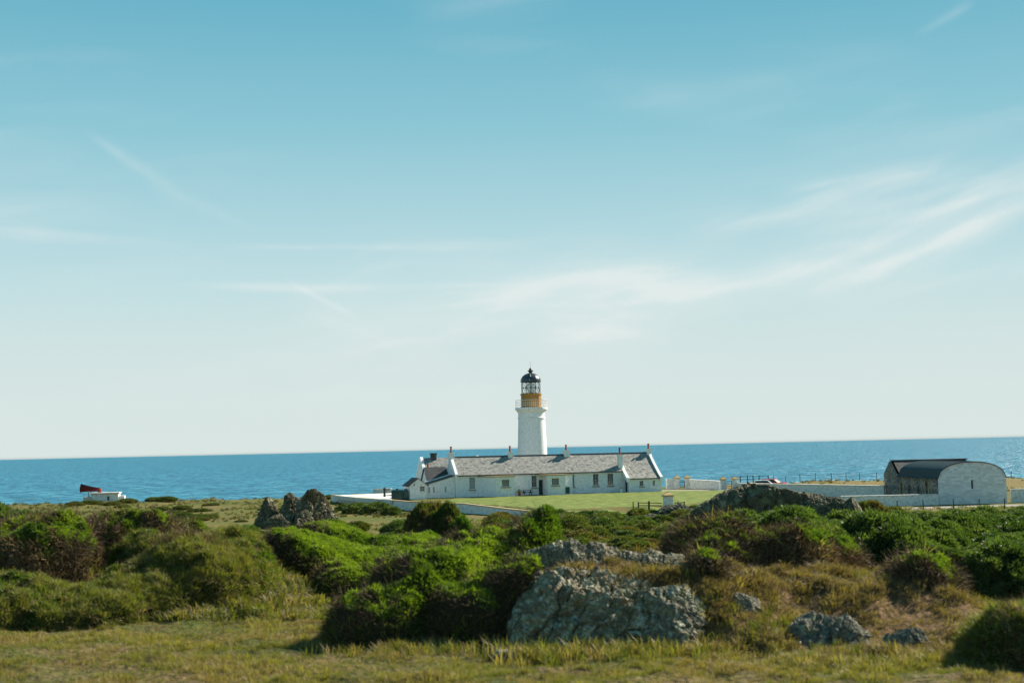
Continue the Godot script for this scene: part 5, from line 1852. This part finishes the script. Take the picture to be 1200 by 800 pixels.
	hummock("gorse_mound", "dark brown-faced gorse clump on the bank, grass growing below it", "bush", [
		[px.call(30, 17.7), 17.9, 0.75, 0.7, 0.62, 0.0], [px.call(-30, 18.0), 18.2, 0.8, 0.8, 0.62, 0.0]], 0.045, 11, dead)
	hummock("grassy_bank", "dark shaggy tussock bank in the right corner of the turf", "bank", [
		[px.call(1185, 11.0), 11.1, 0.42, 0.5, 0.30, 0.0], [px.call(1240, 11.2), 11.4, 0.5, 0.6, 0.36, 0.0]], 0.04, 9, grassy)
	print("mounds ", Time.get_ticks_msec())

	# bushes: a few kinds, each used many times
	var thick := [Color(0.075, 0.105, 0.044), Color(0.095, 0.125, 0.055), Color(0.055, 0.082, 0.036), Color(0.12, 0.145, 0.068)]
	var olive := [Color(0.095, 0.115, 0.040), Color(0.115, 0.115, 0.050), Color(0.075, 0.10, 0.035), Color(0.13, 0.10, 0.055)]
	var fresh := [Color(0.10, 0.165, 0.035), Color(0.12, 0.18, 0.035), Color(0.075, 0.135, 0.03)]
	var brownish := [Color(0.14, 0.10, 0.06), Color(0.11, 0.085, 0.05), Color(0.10, 0.11, 0.04), Color(0.16, 0.12, 0.07)]
	var kinds := {}
	for a in [["thick", thick, 3], ["olive", olive, 3], ["fresh", fresh, 2], ["brown", brownish, 2]]:
		kinds[a[0]] = []
		for i in a[2]:
			var s: int = 100 + i * 7 + a[0].length() * 31
			kinds[a[0]].append([bush_mesh(s, 8000, 6, 1.5, 0.85, 0.068, a[1], 30), bush_mesh(s, 1800, 4, 1.5, 0.85, 0.12, a[1], 24), stem_mesh(s, 1.5, 0.85, 26)])
	print("bush kinds ", Time.get_ticks_msec())
	var spots := []      # [x, d, size, tallness, kind, label, group]
	var r := RandomNumberGenerator.new()
	r.seed = 99
	var L_th := ["dense dark green gorse bush in the thicket below the barn", "gorse thicket below the barn"]
	var L_ol := ["olive gorse bush on the heath between the rocks and the lawn", "heath gorse bushes"]
	var L_sh := ["low dark shrub on the pasture by the shore", "shore shrubs"]
	var L_le := ["small green gorse bush on the pasture before the sea", "pasture gorse bushes"]
	# right thicket
	var d := 17.5
	while d < 118.0:
		var x := (1000.0 - 600.0) / FOCAL * d - r.randf() * 0.8
		if d > 24.0:
			x = (860.0 - 600.0) / FOCAL * d
		while x < 0.40 * d:
			var s := r.randf_range(0.65, 1.1) * (1.0 + minf(d, 70.0) / 90.0)
			spots.append([x + r.randf_range(-0.4, 0.4), d + r.randf_range(-0.8, 0.8), s, r.randf_range(0.7, 1.0) * (1.0 - 0.45 * smoothstep(60.0, 110.0, d)), "thick", L_th])
			x += s * r.randf_range(0.95, 1.35) * (1.0 if d < 60.0 else 1.5)
		d *= 1.0 + r.randf_range(0.06, 0.085)
	# heath in the middle
	d = 25.0
	while d < 150.0:
		var x := (585.0 - 600.0) / FOCAL * d
		while x < (860.0 - 600.0) / FOCAL * d:
			var s := r.randf_range(0.55, 1.1) * (1.0 + d / 130.0)
			if d > 96.0 and d < 106.0 and x > 10.5:
				x += 1.0
				continue
			spots.append([x + r.randf_range(-0.5, 0.5), d + r.randf_range(-1.0, 1.0), s, r.randf_range(0.5, 0.9), "brown" if r.randf() < 0.14 else ("thick" if r.randf() < 0.25 else "olive"), L_ol])
			x += s * r.randf_range(1.1, 2.0) * (1.0 if d < 60.0 else 1.5)
		d *= 1.0 + r.randf_range(0.06, 0.09)
	# left: between the bank and the outcrop
	for a in [[20, 27, 1.25, 1.1], [52, 27.5, 1.0, 1.1], [-12, 26, 1.2, 1.1], [75, 29, 0.8, 0.9]]:
		spots.append([px.call(a[0], a[1]), a[1], a[2], a[3], "thick", ["dark green gorse bush standing behind the shaggy left bank", "gorse behind the left bank"]])
	for a in [[285, 46, 1.5, 0.95], [262, 48, 0.9, 0.8], [310, 45, 1.1, 0.8]]:
		spots.append([px.call(a[0], a[1]), a[1], a[2], a[3], "thick", ["dark gorse bush with bare brown stems on the green pasture", "gorse clump on the pasture"]])
	for i in 46:
		var u := r.randf_range(160, 480)
		var dd := r.randf_range(70.0, 142.0)
		if u > 200 and u < 330 and dd > 75.0 and r.randf() < 0.75:
			continue
		spots.append([px.call(u, dd), dd, r.randf_range(0.8, 1.7), r.randf_range(0.5, 0.9), "thick" if r.randf() < 0.6 else "olive", L_le])
	for i in 30:
		var u := r.randf_range(140, 400)
		var dd := r.randf_range(168.0, 233.0)
		spots.append([px.call(u, dd), dd, r.randf_range(1.0, 2.6), r.randf_range(0.3, 0.55), "thick" if r.randf() < 0.5 else "olive", L_sh])
	for a in [[104, 226, 2.2, 0.36], [128, 224, 2.4, 0.28], [147, 228, 2.2, 0.36], [86, 222, 2.0, 0.4]]:
		spots.append([px.call(a[0], a[1]), a[1], a[2], a[3], "olive", ["olive scrub bush growing round the foot of the fog signal hut", "scrub round the foghorn hut"]])
	for a in [[416, 188, 2.6, 0.6], [440, 185, 3.0, 0.6], [455, 180, 1.6, 0.9], [402, 195, 2.0, 0.5], [1012, 146, 1.9, 1.1], [1026, 147, 1.6, 0.7], [1038, 148, 1.8, 0.6]]:
		spots.append([px.call(a[0], a[1]), a[1], a[2], a[3], "brown" if a[0] > 1000 else "thick", ["low rounded shrub against the foot of a white wall", "shrubs under the white walls"]])
	for i in 26:
		var lx := r.randf_range(3.5, 27.0)
		var ld := lerp_table([[3, 161.0], [8, 158.5], [18, 160.0], [30, 167.5]], lx) + r.randf_range(-2.5, 1.5)
		spots.append([lx, ld, r.randf_range(0.9, 1.8), r.randf_range(0.5, 0.85), "olive" if r.randf() < 0.5 else "thick", ["rough gorse bush on the slope just below the lawn's edge", "gorse below the lawn's edge"]])
	# the brown bush before the retaining wall
	spots.append([px.call(507, 40), 40.0, 1.25, 2.0, "brown", ["tall brown and olive gorse bush standing before the retaining wall", ""]])
	spots.append([px.call(494, 39.6), 39.6, 0.85, 2.6, "brown", ["brown gorse lump forming the left shoulder of the tall brown bush", ""]])
	spots.append([px.call(522, 39.4), 39.4, 0.85, 2.5, "olive", ["olive gorse lump with green tips on the tall brown bush", ""]])
	spots.append([px.call(537, 38), 38.0, 0.72, 2.3, "fresh", ["green gorse bush pressed against the tall brown bush", ""]])
	spots.append([px.call(470, 41), 41.0, 1.0, 1.4, "thick", ["dark low gorse bush beside the tall brown bush", ""]])
	spots.append([px.call(497, 36), 36.0, 0.8, 1.5, "fresh", ["bright green gorse at the foot of the tall brown bush", ""]])
	
	# those that show largest are things, the rest one distant cover
	spots.sort_custom(func(a, b): return a[2] / a[1] > b[2] / b[1])
	var rest_x := []
	var rest_c := PackedColorArray()
	var keep := 0
	for s in spots:
		if keep >= 285 and s[5][1] in ["gorse thicket below the barn", "heath gorse bushes", "shore shrubs", "pasture gorse bushes"]:
			var q := Vector3(s[0], ground(s[0], -s[1]) - 0.04, -s[1])
			rest_x.append(Transform3D(Basis(Vector3.UP, r.randf() * TAU).scaled(Vector3(s[2], s[2] * s[3], s[2])), q))
			var t := r.randf_range(0.75, 1.1)
			rest_c.append(Color(t * r.randf_range(0.85, 1.1), t, t))
			continue
		keep += 1
		var pos := Vector3(s[0], 0, -s[1])
		pos.y = ground(pos.x, pos.z) - 0.04
		var lst: Array = kinds[s[4]]
		var k: Array = lst[r.randi() % lst.size()]
		var said: String = s[5][0]
		var mass: float = s[2] / (1.0 + minf(s[1], 70.0) / 90.0)
		var build := "broad" if mass > 0.95 else ("small" if mass < 0.76 else "rounded")
		if s[5][1] == "gorse thicket below the barn":
			var where := "at the thicket's edge beside the dry grass bank" if s[1] < 22.0 else ("near the road before the white barn gable" if s[1] > 88.0 else ("in the heart of the thicket below the barn" if s[1] < 48.0 else "in the far half of the thicket towards the barn"))
			said = "%s dark green gorse bush %s" % [build, where]
		elif s[5][1] == "heath gorse bushes":
			var hue: String = {"brown": "brown half-dead", "olive": "olive", "thick": "dark green"}[s[4]]
			var where := "just behind the lichened rocks" if s[1] < 38.0 else ("near the lawn" if s[1] > 95.0 else "on the heath between rocks and lawn")
			said = "%s %s gorse bush %s" % [build, hue, where]
		var o := thing("gorse_bush", said, "bush", pos, r.randf() * TAU, s[5][1])
		o.scale = Vector3(s[2], s[2] * s[3], s[2])
		part(o, "foliage", k[0] if s[1] < 50.0 else k[1], M.gorse_leaf)
		if s[1] < 70.0:
			part(o, "stem", k[2], M.twig)
	print("bushes ", spots.size(), " ", Time.get_ticks_msec())
	tag(multi(self, "distant_gorse", kinds["olive"][1][1], M.gorse_leaf, rest_x, rest_c), "far low gorse scrub scattered over the heath and the shore pasture", "scrub", "", "stuff")
	build_grass(bright, straw, meadow)

func build_grass(_bright: Color, straw: Color, meadow: Color) -> void:
	var tufts := [tuft_mesh(11, 14, 0.45, 0.030, 1.0), tuft_mesh(12, 12, 0.5, 0.026, 1.5), tuft_mesh(13, 16, 0.35, 0.022, 0.6)]
	var r := RandomNumberGenerator.new()
	r.seed = 7
	var lots := [[[], PackedColorArray()], [[], PackedColorArray()], [[], PackedColorArray()]]
	var yellow := Color(0.27, 0.23, 0.075)
	# near turf: more of it where it shows larger
	for i in 110000:
		var d := sqrt(r.randf_range(7.0 * 7.0, 17.5 * 17.5))
		if r.randf() > 10.0 / d:
			continue
		var x := r.randf_range(-0.42, 0.42) * d
		var bank := smoothstep(0.0, 0.5, x) * smoothstep(lerpf(11.8, 10.9, smoothstep(1.4, 2.6, x)), lerpf(12.6, 11.9, smoothstep(1.4, 2.6, x)), d + 0.5 * n_patch.get_noise_2d(x * 3.0, 3.0)) * (1.0 - smoothstep(4.2, 5.5, x))
		var lush := n_patch.get_noise_2d(x * 1.5, d * 1.5) + 0.5 * n_patch.get_noise_2d(x * 5.0, d * 5.0)
		if n_patch.get_noise_2d(x * 1.9 + 80.0, d * 1.9) + 0.3 * n_fine.get_noise_2d(x * 4.0, d * 4.0) > 0.30 - 0.14 * bank and r.randf() < 0.8:
			continue
		var k := 1 if bank > 0.5 and r.randf() < 0.8 else (0 if r.randf() < 0.6 else 2)
		var c := meadow.lerp(yellow, clampf(0.5 + lush * 1.6, 0.0, 1.0))
		if r.randf() < 0.28 + clampf(-n_patch.get_noise_2d(x * 2.0 + 40.0, d * 2.0) * 1.6, -0.15, 0.6):
			c = straw * 0.85
		c = c.lerp((straw * 0.85).lerp(Color(0.16, 0.105, 0.06), r.randf()), bank * 0.96)
		var s := r.randf_range(0.03, 0.065) * (1.0 + clampf(lush * 1.5, -0.5, 1.2)) * (1.0 + bank * 0.8)
		var bs := basis_along(Vector3(r.randf() - 0.5, 2.2 - bank, r.randf() - 0.5), r.randf() * TAU, s)
		lots[k][0].append(Transform3D(bs, Vector3(x, ground(x, -d) - 0.006, -d)))
		lots[k][1].append(c * r.randf_range(0.75, 1.25))
	# tall grass along the feet of rocks and mounds
	for a in [[600, 770, 12.1, 90, 0.13], [720, 765, 12.0, 120, 0.13], [800, 745, 12.4, 90, 0.13], [640, 760, 12.2, 90, 0.16], [900, 740, 12.3, 110, 0.13], [985, 785, 11.3, 80, 0.13], [1060, 788, 11.2, 90, 0.15], [640, 752, 12.15, 160, 0.2], [760, 752, 12.1, 160, 0.18], [400, 700, 16.5, 260, 0.14], [440, 690, 17.0, 200, 0.18], [480, 755, 12.6, 200, 0.13], [1120, 720, 13.8, 240, 0.16], [1170, 715, 14.2, 240, 0.16], [300, 690, 17.0, 120, 0.12]]:
		for i in a[3]:
			var p := at(a[0] + r.randfn() * 42.0, a[1], a[2] + r.randfn() * 0.22)
			p.y = ground(p.x, p.z) - 0.01
			var s: float = a[4] * r.randf_range(0.5, 1.3)
			lots[2][0].append(Transform3D(basis_along(Vector3(r.randf() - 0.5, 2.5, r.randf() - 0.5), r.randf() * TAU, s), p))
			lots[2][1].append((meadow.lerp(yellow, r.randf()) if r.randf() < 0.65 else straw) * r.randf_range(0.7, 1.2))
	var stalk := tuft_mesh(15, 4, 0.3, 0.012, 0.7)
	var st_x := []
	var st_c := PackedColorArray()
	for i in 5200:
		var d := r.randf_range(7.5, 18.0)
		var x := r.randf_range(-0.42, 0.42) * d
		if n_patch.get_noise_2d(x * 1.1, d * 1.1 + 60.0) < 0.0 and r.randf() < 0.7:
			continue
		st_x.append(Transform3D(basis_along(Vector3(r.randf() - 0.5, 1.8, r.randf() - 0.5), r.randf() * TAU, r.randf_range(0.07, 0.17)), Vector3(x, ground(x, -d) - 0.01, -d)))
		st_c.append(straw * r.randf_range(0.7, 1.3))
	tag(multi(self, "dry_stalks", stalk, M.grass_leaf, st_x, st_c), "thin straw-coloured dead grass stalks standing in the turf", "grass", "", "stuff")
	for k in 3:
		var o := multi(self, numbered("turf_grass"), tufts[k], M.grass_leaf, lots[k][0], lots[k][1])
		tag(o, ["short yellow-green grazed turf grass in the foreground", "dry brown matted grass on the bank behind the rocks", "taller green grass tufts along the feet of rocks and mounds"][k], "grass", "", "stuff")
	# rough grass and low heath farther off
	var heath := tuft_mesh(14, 14, 0.6, 0.05, 0.9)
	var xs := []
	var cs := PackedColorArray()
	for i in 60000:
		var d := exp(r.randf_range(log(16.0), log(158.0)))
		var x := r.randf_range(-0.40, 0.40) * d
		var patch := n_patch.get_noise_2d(x * 0.3, d * 0.3) + 0.4 * n_patch.get_noise_2d(x * 1.2, d * 1.2)
		if d > 80.0 and x < -0.08 * d and patch > -0.25 and r.randf() < 0.85:
			continue
		var c := meadow.lerp(Color(0.17, 0.16, 0.06), clampf(0.5 + patch * 1.5, 0.0, 1.0))
		if r.randf() < 0.16:
			c = straw * 0.8
		var s := r.randf_range(0.08, 0.2) * (0.8 + d / 90.0)
		xs.append(Transform3D(basis_along(Vector3(r.randf() - 0.5, 2.0, r.randf() - 0.5), r.randf() * TAU, s), Vector3(x, ground(x, -d) - 0.02, -d)))
		cs.append(c * r.randf_range(0.75, 1.25))
	for i in 9000:
		var d := r.randf_range(172.0, 240.0)
		var x := r.randf_range(-0.40, 0.42) * d
		if yard(x, -d) > 0.01 or (x > 33.0 and d < 200.0) or n_patch.get_noise_2d(x * 0.16, d * 0.3) < -0.02:
			continue
		xs.append(Transform3D(basis_along(Vector3(r.randf() - 0.5, 2.0, r.randf() - 0.5), r.randf() * TAU, r.randf_range(0.25, 0.6)), Vector3(x, ground(x, -d) - 0.02, -d)))
		cs.append(Color(0.065, 0.075, 0.026).lerp(Color(0.13, 0.11, 0.05), r.randf()) * r.randf_range(0.75, 1.25))
	tag(multi(self, numbered("heath_grass"), heath, M.grass_leaf, xs, cs), "rough green and straw grass between the bushes of the heath", "grass", "", "stuff")
